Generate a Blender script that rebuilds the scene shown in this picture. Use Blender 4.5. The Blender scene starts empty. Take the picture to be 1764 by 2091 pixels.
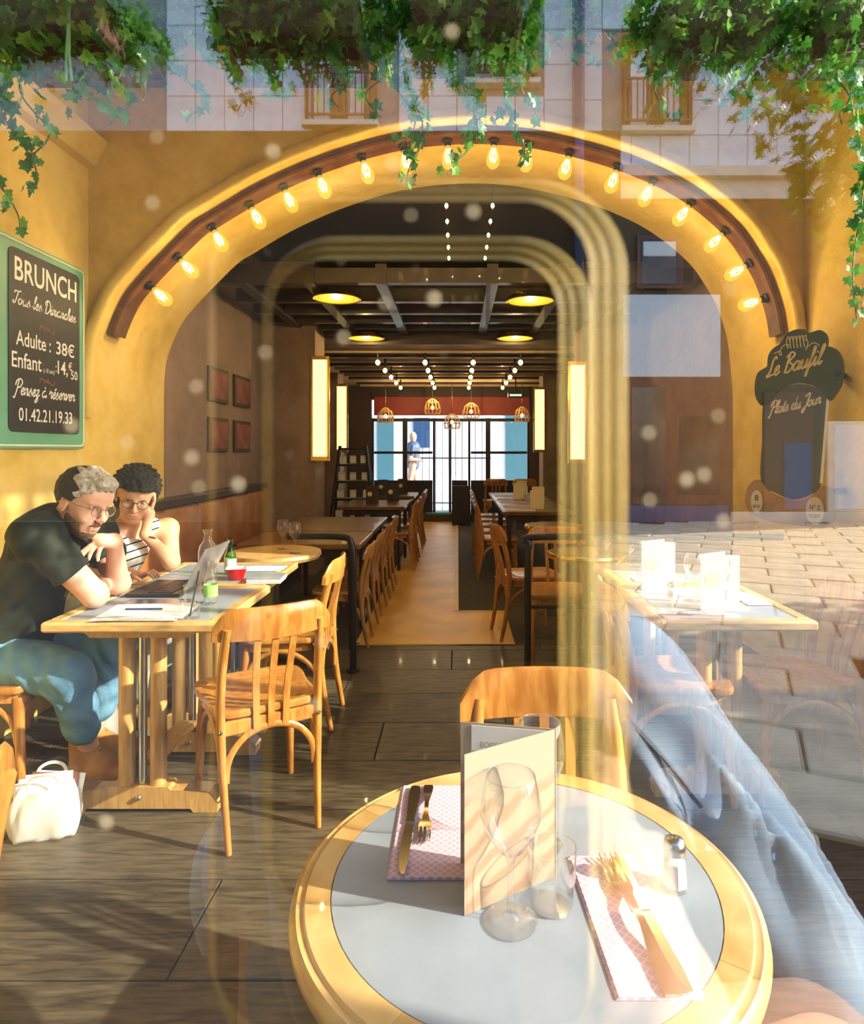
import bpy, math, random
import numpy as np
from mathutils import Vector, Matrix, Euler
random.seed(7); np.random.seed(7)
sc = bpy.context.scene
COL = sc.collection
PI = math.pi
# ------------------------------------------------------------------ camera
F, HC, VX, VY = 1310.0, 1.36, 935.0, 920.0      # focal length in px, eye height, vanishing point
cam = bpy.data.cameras.new('camera'); camo = bpy.data.objects.new('camera', cam); COL.objects.link(camo)
cam.sensor_fit = 'HORIZONTAL'; cam.sensor_width = 36.0; cam.lens = F / 1764 * 36
cam.shift_x = -(VX - 882) / 1764; cam.shift_y = -(1045.5 - VY) / 1764
cam.clip_start = 0.004; cam.clip_end = 200
camo.location = (0, 0, HC); camo.rotation_euler = (PI / 2, 0, 0)
cam.dof.use_dof = True; cam.dof.focus_distance = 2.4; cam.dof.aperture_fstop = 21
sc.camera = camo
# ------------------------------------------------------------------ light and exposure
SUN_DIR = Vector((-0.965 * math.cos(math.radians(27)), 0.26 * math.cos(math.radians(27)), -math.sin(math.radians(27))))
sun = bpy.data.lights.new('sun', 'SUN'); sun.energy = 14.0; sun.angle = math.radians(0.6); sun.color = (1.0, 0.87, 0.66)
suno = bpy.data.objects.new('sun', sun); COL.objects.link(suno)
suno.rotation_euler = SUN_DIR.to_track_quat('-Z', 'Y').to_euler(); suno.location = (8, -3, 9)
world = bpy.data.worlds.new('world'); sc.world = world; world.use_nodes = True
wn = world.node_tree.nodes; wl = world.node_tree.links
sky = wn.new('ShaderNodeTexSky'); sky.sky_type = 'NISHITA'; sky.sun_disc = False
sky.sun_elevation = math.radians(27); sky.sun_rotation = math.radians(105); sky.air_density = 1.0; sky.dust_density = 1.5
wn['Background'].inputs['Strength'].default_value = 0.75
wl.new(sky.outputs['Color'], wn['Background'].inputs['Color'])
vs = sc.view_settings
vs.view_transform = 'Standard'; vs.look = 'None'; vs.gamma = 1.0; vs.use_curve_mapping = False
vs.exposure = 0.12
sc.cycles.max_bounces = 6; sc.cycles.transparent_max_bounces = 20; sc.cycles.diffuse_bounces = 3; sc.cycles.glossy_bounces = 3
sc.cycles.adaptive_threshold = 0.02; sc.cycles.sample_clamp_indirect = 6.0; sc.cycles.caustics_reflective = False; sc.cycles.caustics_refractive = False
G0, G1 = 0.055, 0.071                            # outer and inner face of the double glazing
GLASS_R = 0.20
# ------------------------------------------------------------------ helpers
def at(px, py, Y):                               # photo pixel + distance -> place
    return Vector(((px - VX) / F * Y, Y, HC - (py - VY) / F * Y))
def onz(px, py, z):                              # photo pixel on a level surface
    Y = F * (HC - z) / (py - VY)
    return Vector(((px - VX) / F * Y, Y, z))
MATS = {}
def nodes_of(name):
    m = bpy.data.materials.new(name); m.use_nodes = True
    MATS[name] = m
    return m, m.node_tree.nodes, m.node_tree.links, m.node_tree.nodes['Principled BSDF']
def mat(name, col, rough=0.6, metal=0.0, var=0.0, scale=6.0, bump=0.0, bscale=40.0, stretch=(1, 1, 1), col2=None,
        emit=None, estr=0.0, spec=0.5, coat=0.0, detail=6.0, sheen=0.0, trans=0.0):
    m, n, l, b = nodes_of(name)
    b.inputs['Base Color'].default_value = (*col, 1); b.inputs['Roughness'].default_value = rough
    b.inputs['Metallic'].default_value = metal; b.inputs['Specular IOR Level'].default_value = spec
    b.inputs['Coat Weight'].default_value = coat; b.inputs['Sheen Weight'].default_value = sheen
    if emit: b.inputs['Emission Color'].default_value = (*emit, 1); b.inputs['Emission Strength'].default_value = estr
    if var or bump:
        tc = n.new('ShaderNodeTexCoord'); mp = n.new('ShaderNodeMapping'); mp.inputs['Scale'].default_value = stretch
        l.new(tc.outputs['Object'], mp.inputs['Vector'])
    if var:
        nz = n.new('ShaderNodeTexNoise'); nz.inputs['Scale'].default_value = scale; nz.inputs['Detail'].default_value = detail
        l.new(mp.outputs[0], nz.inputs['Vector'])
        cr = n.new('ShaderNodeValToRGB')
        c2 = col2 or tuple(c * (1 - var) for c in col)
        c1 = tuple(min(1, c * (1 + var * 0.5)) for c in col)
        cr.color_ramp.elements[0].position = 0.3; cr.color_ramp.elements[1].position = 0.7
        cr.color_ramp.elements[0].color = (*c2, 1); cr.color_ramp.elements[1].color = (*c1, 1)
        l.new(nz.outputs['Fac'], cr.inputs['Fac']); l.new(cr.outputs['Color'], b.inputs['Base Color'])
    if bump:
        nb = n.new('ShaderNodeTexNoise'); nb.inputs['Scale'].default_value = bscale; nb.inputs['Detail'].default_value = 5
        l.new(mp.outputs[0], nb.inputs['Vector'])
        bp = n.new('ShaderNodeBump'); bp.inputs['Strength'].default_value = bump; bp.inputs['Distance'].default_value = 0.01
        l.new(nb.outputs['Fac'], bp.inputs['Height']); l.new(bp.outputs[0], b.inputs['Normal'])
    if trans:
        tr = n.new('ShaderNodeBsdfTranslucent'); tr.inputs['Color'].default_value = (*[min(1, c * 1.3) for c in col], 1)
        mx = n.new('ShaderNodeMixShader'); mx.inputs[0].default_value = trans
        l.new(b.outputs[0], mx.inputs[1]); l.new(tr.outputs[0], mx.inputs[2]); l.new(mx.outputs[0], n['Material Output'].inputs['Surface'])
    return m
def thin_glass(name, tint=(1, 1, 1), ior=1.45, rough=0.0, const=None, boost=1.0, caustic_fill=0.0):
    m, n, l, b = nodes_of(name); n.remove(b)
    t = n.new('ShaderNodeBsdfTransparent'); t.inputs['Color'].default_value = (*tint, 1)
    g = n.new('ShaderNodeBsdfGlossy'); g.inputs['Roughness'].default_value = rough
    mx = n.new('ShaderNodeMixShader')
    if const is not None: mx.inputs[0].default_value = const
    else:
        lw = n.new('ShaderNodeLayerWeight'); lw.inputs['Blend'].default_value = 0.5
        pw = n.new('ShaderNodeMath'); pw.operation = 'POWER'; pw.inputs[1].default_value = 2.2; l.new(lw.outputs['Facing'], pw.inputs[0])
        mu = n.new('ShaderNodeMath'); mu.operation = 'MULTIPLY_ADD'; mu.use_clamp = True; mu.inputs[1].default_value = 0.85 * boost; mu.inputs[2].default_value = 0.025
        l.new(pw.outputs[0], mu.inputs[0]); l.new(mu.outputs[0], mx.inputs[0])
    l.new(t.outputs[0], mx.inputs[1]); l.new(g.outputs[0], mx.inputs[2])
    if caustic_fill:                                     # pale diffuse mix standing in for caustic brightness in glassware
        tv = n.new('ShaderNodeBsdfTranslucent'); dv = n.new('ShaderNodeBsdfDiffuse'); av = n.new('ShaderNodeMixShader'); mv = n.new('ShaderNodeMixShader'); mv.inputs[0].default_value = caustic_fill
        l.new(tv.outputs[0], av.inputs[1]); l.new(dv.outputs[0], av.inputs[2]); l.new(mx.outputs[0], mv.inputs[1]); l.new(av.outputs[0], mv.inputs[2]); mx = mv
    l.new(mx.outputs[0], n['Material Output'].inputs['Surface'])
    return m
class MB:                                        # collects faces, then becomes ONE mesh
    def __init__(s): s.v = []; s.f = []
    def add(s, verts, faces, M=None):
        o = len(s.v)
        for p in verts:
            p = Vector(p); s.v.append(tuple(M @ p if M is not None else p))
        s.f += [tuple(i + o for i in f) for f in faces]; return s
    def box(s, c, d, M=None, ch=0.0):
        x, y, z = [k / 2 for k in d]; e = min(ch, x * .9, y * .9, z * .9)
        if e <= 0:
            V = [(c[0] + a * x, c[1] + b * y, c[2] + g * z) for a in (-1, 1) for b in (-1, 1) for g in (-1, 1)]
            return s.add(V, [(0, 1, 3, 2), (4, 6, 7, 5), (0, 4, 5, 1), (2, 3, 7, 6), (0, 2, 6, 4), (1, 5, 7, 3)], M)
        V = []; idx = {}
        for a in (-1, 1):
            for b in (-1, 1):
                for g in (-1, 1):
                    for k in range(3):
                        p = [a * x, b * y, g * z]
                        for j in range(3):
                            if j != k: p[j] -= (a, b, g)[j] * e
                        idx[(a, b, g, k)] = len(V); V.append((c[0] + p[0], c[1] + p[1], c[2] + p[2]))
        Fc = []
        for k in range(3):
            i, j = [q for q in range(3) if q != k]
            for sg in (-1, 1):
                loop = []
                for (u, w) in ((-1, -1), (1, -1), (1, 1), (-1, 1)):
                    t = [0, 0, 0]; t[k] = sg; t[i] = u; t[j] = w; loop.append(idx[(*t, k)])
                Fc.append(tuple(loop))
            for u in (-1, 1):
                for w in (-1, 1):
                    q = []
                    for sg in (-1, 1):
                        t = [0, 0, 0]; t[k] = sg; t[i] = u; t[j] = w; q.append((idx[(*t, i)], idx[(*t, j)]))
                    Fc.append((q[0][0], q[1][0], q[1][1], q[0][1]))
        for a in (-1, 1):
            for b in (-1, 1):
                for g in (-1, 1): Fc.append((idx[(a, b, g, 0)], idx[(a, b, g, 1)], idx[(a, b, g, 2)]))
        return s.add(V, Fc, M)
    def cyl(s, a, b, r0, r1=None, n=16, cap=True):
        return s.tube([a, b], [r0, r0 if r1 is None else r1], n, cap)
    def tube(s, path, r, n=10, cap=True, flat=None, up=None, closed=False):
        P = [Vector(p) for p in path]; m = len(P)
        R = r if isinstance(r, (list, tuple)) else [r] * m
        o = len(s.v); prev = None
        for i, p in enumerate(P):
            if closed: t = (P[(i + 1) % m] - P[i - 1])
            else: t = (P[min(i + 1, m - 1)] - P[max(i - 1, 0)])
            t.normalize()
            u = Vector(up) if up is not None else prev
            if u is None: u = Vector((0, 0, 1)) if abs(t.z) < 0.9 else Vector((1, 0, 0))
            u = (u - t * u.dot(t)); u.normalize(); w = t.cross(u); prev = u
            for k in range(n):
                a = 2 * PI * (k + .5) / n
                fx = flat if flat else 1.0
                s.v.append(tuple(p + u * math.cos(a) * R[i] + w * math.sin(a) * R[i] * fx))
        mm = m if closed else m - 1
        for i in range(mm):
            i2 = (i + 1) % m
            for k in range(n):
                k2 = (k + 1) % n
                s.f.append((o + i * n + k, o + i * n + k2, o + i2 * n + k2, o + i2 * n + k))
        if cap and not closed:
            s.f.append(tuple(o + k for k in range(n))[::-1]); s.f.append(tuple(o + (m - 1) * n + k for k in range(n)))
        return s
    def lathe(s, prof, n=24, c=(0, 0, 0), a0=0.0, a1=None, cap=True):
        o = len(s.v); full = a1 is None; a1 = 2 * PI if full else a1
        cols = n if full else n + 1
        for i in range(cols):
            a = a0 + (a1 - a0) * i / n
            for (r, z) in prof: s.v.append((c[0] + r * math.cos(a), c[1] + r * math.sin(a), c[2] + z))
        m = len(prof)
        for i in range(n):
            i2 = (i + 1) % cols
            for j in range(m - 1):
                s.f.append((o + i * m + j, o + i2 * m + j, o + i2 * m + j + 1, o + i * m + j + 1))
        if not full and cap:
            s.f.append(tuple(o + j for j in range(m))); s.f.append(tuple(o + n * m + j for j in range(m))[::-1])
        return s
    def prism(s, outline, z0, z1, M=None):
        n = len(outline)
        V = [(x, y, z0) for x, y in outline] + [(x, y, z1) for x, y in outline]
        Fc = [tuple(range(n))[::-1], tuple(range(n, 2 * n))] + [(i, (i + 1) % n, n + (i + 1) % n, n + i) for i in range(n)]
        return s.add(V, Fc, M)
    def mesh(s, name, smooth=False, ang=None):
        me = bpy.data.meshes.new(name); me.from_pydata(s.v, [], s.f); me.update()
        if smooth:
            me.polygons.foreach_set('use_smooth', [True] * len(me.polygons))
            me.set_sharp_from_angle(angle=math.radians(ang or 40))
        return me
    def obj(s, name, material, parent=None, smooth=True, ang=None):
        return O(name, s.mesh(name, smooth, ang), material, parent)
def O(name, me, material, parent=None):
    if material is not None and len(me.materials) == 0: me.materials.append(MATS[material] if isinstance(material, str) else material)
    o = bpy.data.objects.new(name, me); COL.objects.link(o)
    if parent is not None: o.parent = parent
    return o
def tag(o, label=None, cat=None, group=None, kind=None):
    if label: o['label'] = label
    if cat: o['category'] = cat
    if group: o['group'] = group
    if kind: o['kind'] = kind
    return o
def thing(name, label, cat, loc=(0, 0, 0), rotz=0.0, group=None):
    o = bpy.data.objects.new(name, None); COL.objects.link(o); o.empty_display_size = 0.1
    o.location = loc; o.rotation_euler = (0, 0, rotz)
    return tag(o, label, cat, group)
def struct(name, mb, material, parent=None, label=None, smooth=False):
    o = mb.obj(name, material, parent, smooth)
    if parent is None: o['kind'] = 'structure'
    if label: o['label'] = label
    return o
def copy_tree(src, label=None, loc=None, rotz=None, parent=None):
    c = src.copy(); COL.objects.link(c); c.parent = parent
    if label: c['label'] = label
    if loc is not None: c.location = loc
    if rotz is not None: c.rotation_euler = (0, 0, rotz)
    for ch in src.children: copy_tree(ch, parent=c)
    return c
def arc(n, f): return [f(i / (n - 1)) for i in range(n)]
def catmull(P, sub=6, closed=False):
    P = [Vector(p) for p in P]; out = []; n = len(P)
    rng = range(n) if closed else range(n - 1)
    for i in rng:
        p0 = P[i - 1] if (closed or i > 0) else P[0]; p1 = P[i]; p2 = P[(i + 1) % n]; p3 = P[(i + 2) % n] if (closed or i + 2 < n) else P[-1]
        for k in range(sub):
            t = k / sub
            out.append(0.5 * ((2 * p1) + (p2 - p0) * t + (2 * p0 - 5 * p1 + 4 * p2 - p3) * t * t + (3 * p1 - p0 - 3 * p2 + p3) * t ** 3))
    if not closed: out.append(P[-1])
    return out
def text_mesh(body, size, bold=0.0, xs=1.0, align='LEFT', shear=0.0, depth=0.0):
    cu = bpy.data.curves.new('txt', 'FONT'); cu.body = body; cu.size = size; cu.offset = bold * size; cu.shear = shear
    cu.align_x = align; cu.extrude = depth; cu.resolution_u = 4
    o = bpy.data.objects.new('txt', cu); COL.objects.link(o); bpy.context.view_layer.update()
    dg = bpy.context.evaluated_depsgraph_get(); me = bpy.data.meshes.new_from_object(o.evaluated_get(dg))
    bpy.data.objects.remove(o); bpy.data.curves.remove(cu)
    if xs != 1.0: me.transform(Matrix.Diagonal((xs, 1, 1, 1)))
    return me
def fit_text(body, x0, x1, y0, y1, bold=0.0, align=None):      # text stretched to a box in its own plane
    me = text_mesh(body, 1.0, bold)
    co = np.empty(len(me.vertices) * 3); me.vertices.foreach_get('co', co); co = co.reshape(-1, 3)
    mn = co.min(0); mx = co.max(0)
    sx = (x1 - x0) / (mx[0] - mn[0]); sy = (y1 - y0) / (mx[1] - mn[1])
    me.transform(Matrix.Translation((x0, y0, 0)) @ Matrix.Diagonal((sx, sy, 1, 1)) @ Matrix.Translation((-mn[0], -mn[1], 0)))
    return me
# a hand-lettered cursive alphabet: polylines, x-height 1
GL = {
 'o': ([[(.5,.9),(.15,.7),(.1,.3),(.4,.02),(.75,.3),(.7,.75),(.45,.95),(.6,.75),(1,.8)]], .95),
 'u': ([[(0,.5),(.15,.95),(.15,.3),(.35,0),(.65,.3),(.75,.95),(.73,.2),(.85,.02),(1.05,.35)]], 1.0),
 's': ([[(0,.1),(.35,.98),(.4,.7),(.6,.3),(.4,0),(.12,.08)],[(.4,0),(.8,.3)]], .75),
 'l': ([[(0,.2),(.35,1),(.5,1.8),(.35,2),(.22,1.6),(.2,.4),(.35,.02),(.65,.35)]], .6),
 'e': ([[(0,.35),(.4,.5),(.6,.75),(.4,.97),(.15,.7),(.15,.3),(.4,0),(.8,.35)]], .75),
 'i': ([[(0,.4),(.2,.95),(.18,.25),(.32,.02),(.55,.35)],[(.24,1.3),(.3,1.42)]], .5),
 'm': ([[(0,.6),(.15,.95),(.15,0)],[(.15,.5),(.35,.92),(.5,.8),(.5,0)],[(.5,.5),(.7,.92),(.87,.75),(.85,.2),(.97,.02),(1.2,.35)]], 1.15),
 'n': ([[(0,.6),(.15,.95),(.15,0)],[(.15,.5),(.4,.94),(.58,.75),(.56,.2),(.68,.02),(.9,.35)]], .86),
 'a': ([[(.75,.8),(.45,.95),(.12,.65),(.12,.25),(.4,.02),(.72,.4),(.78,.95),(.75,.25),(.88,.02),(1.05,.35)]], 1.0),
 'c': ([[(.65,.75),(.45,.95),(.15,.65),(.15,.25),(.4,0),(.8,.35)]], .75),
 'h': ([[(0,.3),(.35,1.2),(.45,1.8),(.32,2),(.2,1.6),(.18,0)],[(.18,.5),(.45,.95),(.62,.75),(.6,.2),(.72,.02),(.95,.35)]], .9),
 'r': ([[(0,.5),(.2,1.05),(.3,.85),(.55,.85),(.5,.4),(.6,.05),(.85,.35)]], .75),
 'v': ([[(0,.7),(.15,.95),(.3,0),(.65,.9),(.95,.8)]], .85),
 'z': ([[(.05,.8),(.3,.95),(.55,.85),(.15,.1),(.45,0),(.5,-.5),(.2,-.8),(.1,-.5),(.8,.35)]], .75),
 't': ([[(0,.3),(.3,1.6),(.25,.3),(.4,.02),(.65,.35)],[(.05,1.15),(.55,1.2)]], .6),
 'd': ([[(.7,.75),(.4,.95),(.12,.6),(.15,.2),(.4,.02),(.7,.4),(.85,1.9),(.75,.3),(.88,.02),(1.05,.35)]], 1.0),
 'f': ([[(0,.3),(.4,1.3),(.45,1.85),(.3,2),(.25,1.4),(.15,-.6),(0,-.8),(.1,-.2),(.4,.1),(.65,.4)]], .6),
 'T': ([[(0,1.5),(.15,1.85),(.7,1.8),(1.3,2)],[(.75,1.8),(.6,.6),(.35,.05),(.05,.2),(.1,.5)]], 1.05),
 'D': ([[(.4,1.9),(.3,.1),(.1,.1),(.35,0),(.9,.1),(1.3,.9),(1,1.75),(.4,2),(0,1.6),(.1,1.2)]], 1.4),
 'P': ([[(.5,1.9),(.4,.6),(.2,-.4),(-.1,-.3)],[(0,1.2),(.1,1.8),(.7,2.1),(1.2,1.7),(1,1.1),(.5,.9)]], 1.2),
 'L': ([[(.9,1.7),(.7,2),(.45,1.6),(.4,.6),(.1,.1),(.15,0),(.6,.1),(1,.15)]], .95),
 'B': ([[(.35,1.9),(.25,0)],[(0,1.6),(.5,2.05),(1,1.7),(.5,1.1),(1.1,.6),(.7,0),(.1,.1)]], 1.15),
 'J': ([[(.1,1.5),(.5,1.9),(.9,1.85),(.7,.4),(.4,-.7),(.1,-.7),(.2,-.2),(.9,.3)]], .9),
 ' ': ([], .55)}
GL['à'] = (GL['a'][0] + [[(.3,1.5),(.55,1.25)]], 1.0); GL['é'] = (GL['e'][0] + [[(.35,1.2),(.6,1.5)]], .75)
def ribbon(mb, pts, w, z=0.0):
    P = catmull([(x, y, 0) for x, y in pts], 6); o = len(mb.v)
    for i, p in enumerate(P):
        t = (P[min(i + 1, len(P) - 1)] - P[max(i - 1, 0)]); t.normalize(); nn = Vector((-t.y, t.x, 0))
        mb.v.append(tuple(p + nn * w + Vector((0, 0, z)))); mb.v.append(tuple(p - nn * w + Vector((0, 0, z))))
    for i in range(len(P) - 1): mb.f.append((o + 2 * i, o + 2 * i + 1, o + 2 * i + 3, o + 2 * i + 2))
def script_mesh(body, x0, x1, ybase, xh, w=0.1, slant=0.28, rise=0.0):
    tot = sum(GL[c][1] for c in body); k = (x1 - x0) / tot; mb = MB(); cx = 0.0
    for c in body:
        for st in GL[c][0]:
            ribbon(mb, [(x0 + (cx + x) * k + y * slant * xh, ybase + y * xh + rise * ((cx + x) / tot)) for x, y in st], w * xh)
        cx += GL[c][1]
    return mb
# signed-distance bodies: smooth unions of tapered limbs, meshed with surface nets
class Field:
    def __init__(s, lo, hi, h):
        s.lo = np.array(lo, float); s.h = h; s.n = np.ceil((np.array(hi) - s.lo) / h).astype(int) + 1
        s.d = np.full(s.n, 1.0, np.float32)
    def grid(s, lo, hi):
        i0 = np.clip(np.floor((np.array(lo) - s.lo) / s.h).astype(int), 0, s.n); i1 = np.clip(np.ceil((np.array(hi) - s.lo) / s.h).astype(int) + 1, 0, s.n)
        if np.any(i1 <= i0): return None, None
        ax = [s.lo[k] + s.h * np.arange(i0[k], i1[k]) for k in range(3)]
        return tuple(slice(i0[k], i1[k]) for k in range(3)), (ax[0][:, None, None], ax[1][None, :, None], ax[2][None, None, :])
    def merge(s, sl, p, k, mode):
        d = s.d[sl]
        if mode == 'add':
            if k <= 0: s.d[sl] = np.minimum(d, p); return
            hh = np.clip(0.5 + 0.5 * (d - p) / k, 0, 1); s.d[sl] = d + (p - d) * hh - k * hh * (1 - hh)
        else:
            p = -p
            hh = np.clip(0.5 - 0.5 * (d - p) / max(k, 1e-6), 0, 1); s.d[sl] = d + (p - d) * hh + k * hh * (1 - hh)
    def cone(s, a, b, ra, rb=None, k=0.02, mode='add'):
        rb = ra if rb is None else rb; a = np.array(a, float); b = np.array(b, float); R = max(ra, rb) + k + 3 * s.h
        sl, g = s.grid(np.minimum(a, b) - R, np.maximum(a, b) + R)
        if sl is None: return s
        ba = b - a; L = ba @ ba + 1e-12
        px, py, pz = g[0] - a[0], g[1] - a[1], g[2] - a[2]
        t = np.clip((px * ba[0] + py * ba[1] + pz * ba[2]) / L, 0, 1)
        p = np.sqrt((px - t * ba[0]) ** 2 + (py - t * ba[1]) ** 2 + (pz - t * ba[2]) ** 2) - (ra + (rb - ra) * t)
        s.merge(sl, p.astype(np.float32), k, mode); return s
    def chain(s, pts, rad, k=0.01):
        for i in range(len(pts) - 1): s.cone(pts[i], pts[i + 1], rad[i], rad[i + 1], k)
        return s
    def ell(s, c, r, M=None, k=0.02, mode='add'):
        c = np.array(c, float); r = np.array(r, float); R = r.max() + k + 3 * s.h
        sl, g = s.grid(c - R, c + R)
        if sl is None: return s
        x, y, z = g[0] - c[0], g[1] - c[1], g[2] - c[2]
        if M is not None:                        # rows of M are the local axes
            M = np.array(M); x, y, z = (M[0, 0] * x + M[0, 1] * y + M[0, 2] * z, M[1, 0] * x + M[1, 1] * y + M[1, 2] * z, M[2, 0] * x + M[2, 1] * y + M[2, 2] * z)
        k0 = np.sqrt((x / r[0]) ** 2 + (y / r[1]) ** 2 + (z / r[2]) ** 2); k1 = np.sqrt((x / r[0] ** 2) ** 2 + (y / r[1] ** 2) ** 2 + (z / r[2] ** 2) ** 2) + 1e-9
        s.merge(sl, (k0 * (k0 - 1) / k1).astype(np.float32), k, mode); return s
    def displace(s, fn):
        sl, g = s.grid(s.lo, s.lo + s.h * (s.n - 1)); s.d[sl] = s.d[sl] + fn(*g).astype(np.float32); return s
    def cut(s, fn):                              # keep where fn < 0
        sl, g = s.grid(s.lo, s.lo + s.h * (s.n - 1)); f = np.broadcast_to(fn(*g), s.d[sl].shape); s.d[sl] = np.maximum(s.d[sl], f); return s
    def mesh(s, name):
        d = s.d; S = d < 0
        c = np.zeros(np.array(d.shape) - 1, np.uint8)
        offs = [(i, j, k) for i in (0, 1) for j in (0, 1) for k in (0, 1)]
        for o in offs: c += S[o[0]:d.shape[0] - 1 + o[0], o[1]:d.shape[1] - 1 + o[1], o[2]:d.shape[2] - 1 + o[2]]
        I = np.argwhere((c > 0) & (c < 8))
        if len(I) == 0: return bpy.data.meshes.new(name)
        idx = np.full(c.shape, -1, np.int32); idx[I[:, 0], I[:, 1], I[:, 2]] = np.arange(len(I))
        V = {o: d[I[:, 0] + o[0], I[:, 1] + o[1], I[:, 2] + o[2]] for o in offs}
        acc = np.zeros((len(I), 3)); cnt = np.zeros(len(I))
        for o in offs:
            for ax in range(3):
                if o[ax] == 0:
                    q = list(o); q[ax] = 1; q = tuple(q); a, b = V[o], V[q]; m = (a < 0) != (b < 0)
                    t = np.where(m, a / np.where(m, a - b, 1), 0)
                    p = np.tile(np.array(o, float), (len(I), 1)); p[:, ax] += t
                    acc += p * m[:, None]; cnt += m
        P = s.lo + s.h * (I + acc / cnt[:, None])
        quads = []
        for ax in range(3):
            u, w = (ax + 1) % 3, (ax + 2) % 3
            sa = [slice(None)] * 3; sb = [slice(None)] * 3; sa[ax] = slice(0, -1); sb[ax] = slice(1, None)
            A = S[tuple(sa)]; E = np.argwhere(A != S[tuple(sb)])
            ok = (E[:, u] > 0) & (E[:, w] > 0) & (E[:, u] < d.shape[u] - 1) & (E[:, w] < d.shape[w] - 1); E = E[ok]
            fl = A[E[:, 0], E[:, 1], E[:, 2]]
            def ci(du, dw):
                q = E.copy(); q[:, u] += du; q[:, w] += dw; return idx[q[:, 0], q[:, 1], q[:, 2]]
            Q = np.stack([ci(-1, -1), ci(0, -1), ci(0, 0), ci(-1, 0)], 1)
            Q[~fl] = Q[~fl][:, ::-1]; quads.append(Q)
        Q = np.concatenate(quads); Q = Q[(Q >= 0).all(1)]
        me = bpy.data.meshes.new(name); me.vertices.add(len(P)); me.vertices.foreach_set('co', P.astype(np.float32).ravel())
        me.loops.add(Q.size); me.loops.foreach_set('vertex_index', Q.ravel().astype(np.int32))
        me.polygons.add(len(Q)); me.polygons.foreach_set('loop_start', np.arange(0, Q.size, 4, dtype=np.int32))
        me.polygons.foreach_set('use_smooth', np.ones(len(Q), bool)); me.update(calc_edges=True); me.validate()
        return me
# ------------------------------------------------------------------ materials
def plaster(name, c1, c2, c3):
    m, n, l, b = nodes_of(name); b.inputs['Roughness'].default_value = 0.85
    tc = n.new('ShaderNodeTexCoord')
    a = n.new('ShaderNodeTexNoise'); a.inputs['Scale'].default_value = 2.2; a.inputs['Detail'].default_value = 8; a.inputs['Roughness'].default_value = 0.65
    l.new(tc.outputs['Object'], a.inputs['Vector'])
    cr = n.new('ShaderNodeValToRGB'); e = cr.color_ramp.elements; e[0].position = 0.32; e[1].position = 0.7
    e[0].color = (*c1, 1); e[1].color = (*c3, 1); k = e.new(0.5); k.color = (*c2, 1)
    l.new(a.outputs['Fac'], cr.inputs['Fac']); l.new(cr.outputs['Color'], b.inputs['Base Color'])
    h = n.new('ShaderNodeTexNoise'); h.inputs['Scale'].default_value = 14; h.inputs['Detail'].default_value = 8
    l.new(tc.outputs['Object'], h.inputs['Vector'])
    bp = n.new('ShaderNodeBump'); bp.inputs['Strength'].default_value = 0.35; bp.inputs['Distance'].default_value = 0.02
    l.new(h.outputs['Fac'], bp.inputs['Height']); l.new(bp.outputs[0], b.inputs['Normal'])
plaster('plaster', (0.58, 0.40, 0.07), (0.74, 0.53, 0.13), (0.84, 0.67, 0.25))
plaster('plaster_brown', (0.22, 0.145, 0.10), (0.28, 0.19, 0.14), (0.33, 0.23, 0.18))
def wood(name, c1, c2, rough=0.35, scale=9.0, stretch=(1, 1, 12), coat=0.2, bump=0.1):
    m, n, l, b = nodes_of(name); b.inputs['Roughness'].default_value = rough; b.inputs['Coat Weight'].default_value = coat
    tc = n.new('ShaderNodeTexCoord'); mp = n.new('ShaderNodeMapping'); mp.inputs['Scale'].default_value = stretch
    l.new(tc.outputs['Object'], mp.inputs['Vector'])
    nz = n.new('ShaderNodeTexNoise'); nz.inputs['Scale'].default_value = scale; nz.inputs['Detail'].default_value = 7; nz.inputs['Distortion'].default_value = 0.6
    l.new(mp.outputs[0], nz.inputs['Vector'])
    oi = n.new('ShaderNodeObjectInfo'); ad = n.new('ShaderNodeMath'); ad.operation = 'MULTIPLY_ADD'; ad.inputs[1].default_value = 0.18; ad.inputs[2].default_value = -0.09
    l.new(oi.outputs['Random'], ad.inputs[0])
    sm = n.new('ShaderNodeMath'); sm.operation = 'ADD'; l.new(nz.outputs['Fac'], sm.inputs[0]); l.new(ad.outputs[0], sm.inputs[1])
    cr = n.new('ShaderNodeValToRGB'); e = cr.color_ramp.elements; e[0].position = 0.3; e[1].position = 0.7; e[0].color = (*c1, 1); e[1].color = (*c2, 1)
    l.new(sm.outputs[0], cr.inputs['Fac']); l.new(cr.outputs['Color'], b.inputs['Base Color'])
    bp = n.new('ShaderNodeBump'); bp.inputs['Strength'].default_value = bump; bp.inputs['Distance'].default_value = 0.004
    l.new(nz.outputs['Fac'], bp.inputs['Height']); l.new(bp.outputs[0], b.inputs['Normal'])
wood('honey_wood', (0.36, 0.135, 0.022), (0.62, 0.30, 0.07), 0.28, 7, (6, 6, 1.2), 0.35)
wood('oak', (0.46, 0.25, 0.07), (0.68, 0.44, 0.17), 0.4, 8, (8, 8, 1), 0.2)
wood('oak_flat', (0.50, 0.29, 0.09), (0.72, 0.50, 0.22), 0.38, 8, (1.5, 1.5, 8), 0.25)
wood('dark_wood', (0.014, 0.008, 0.004), (0.040, 0.021, 0.010), 0.45, 8, (1, 6, 1), 0.15)
wood('strip_wood', (0.085, 0.034, 0.010), (0.19, 0.080, 0.022), 0.4, 8, (2, 2, 2), 0.2)
wood('plank', (0.026, 0.021, 0.014), (0.13, 0.105, 0.068), 0.45, 6.0, (1.2, 9, 9), 0.05, 0.25)
mat('screed', (0.76, 0.42, 0.04), 0.4, var=0.25, scale=3, bump=0.1)
mat('screed_edge', (0.72, 0.50, 0.16), 0.45, var=0.2, scale=5)
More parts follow.
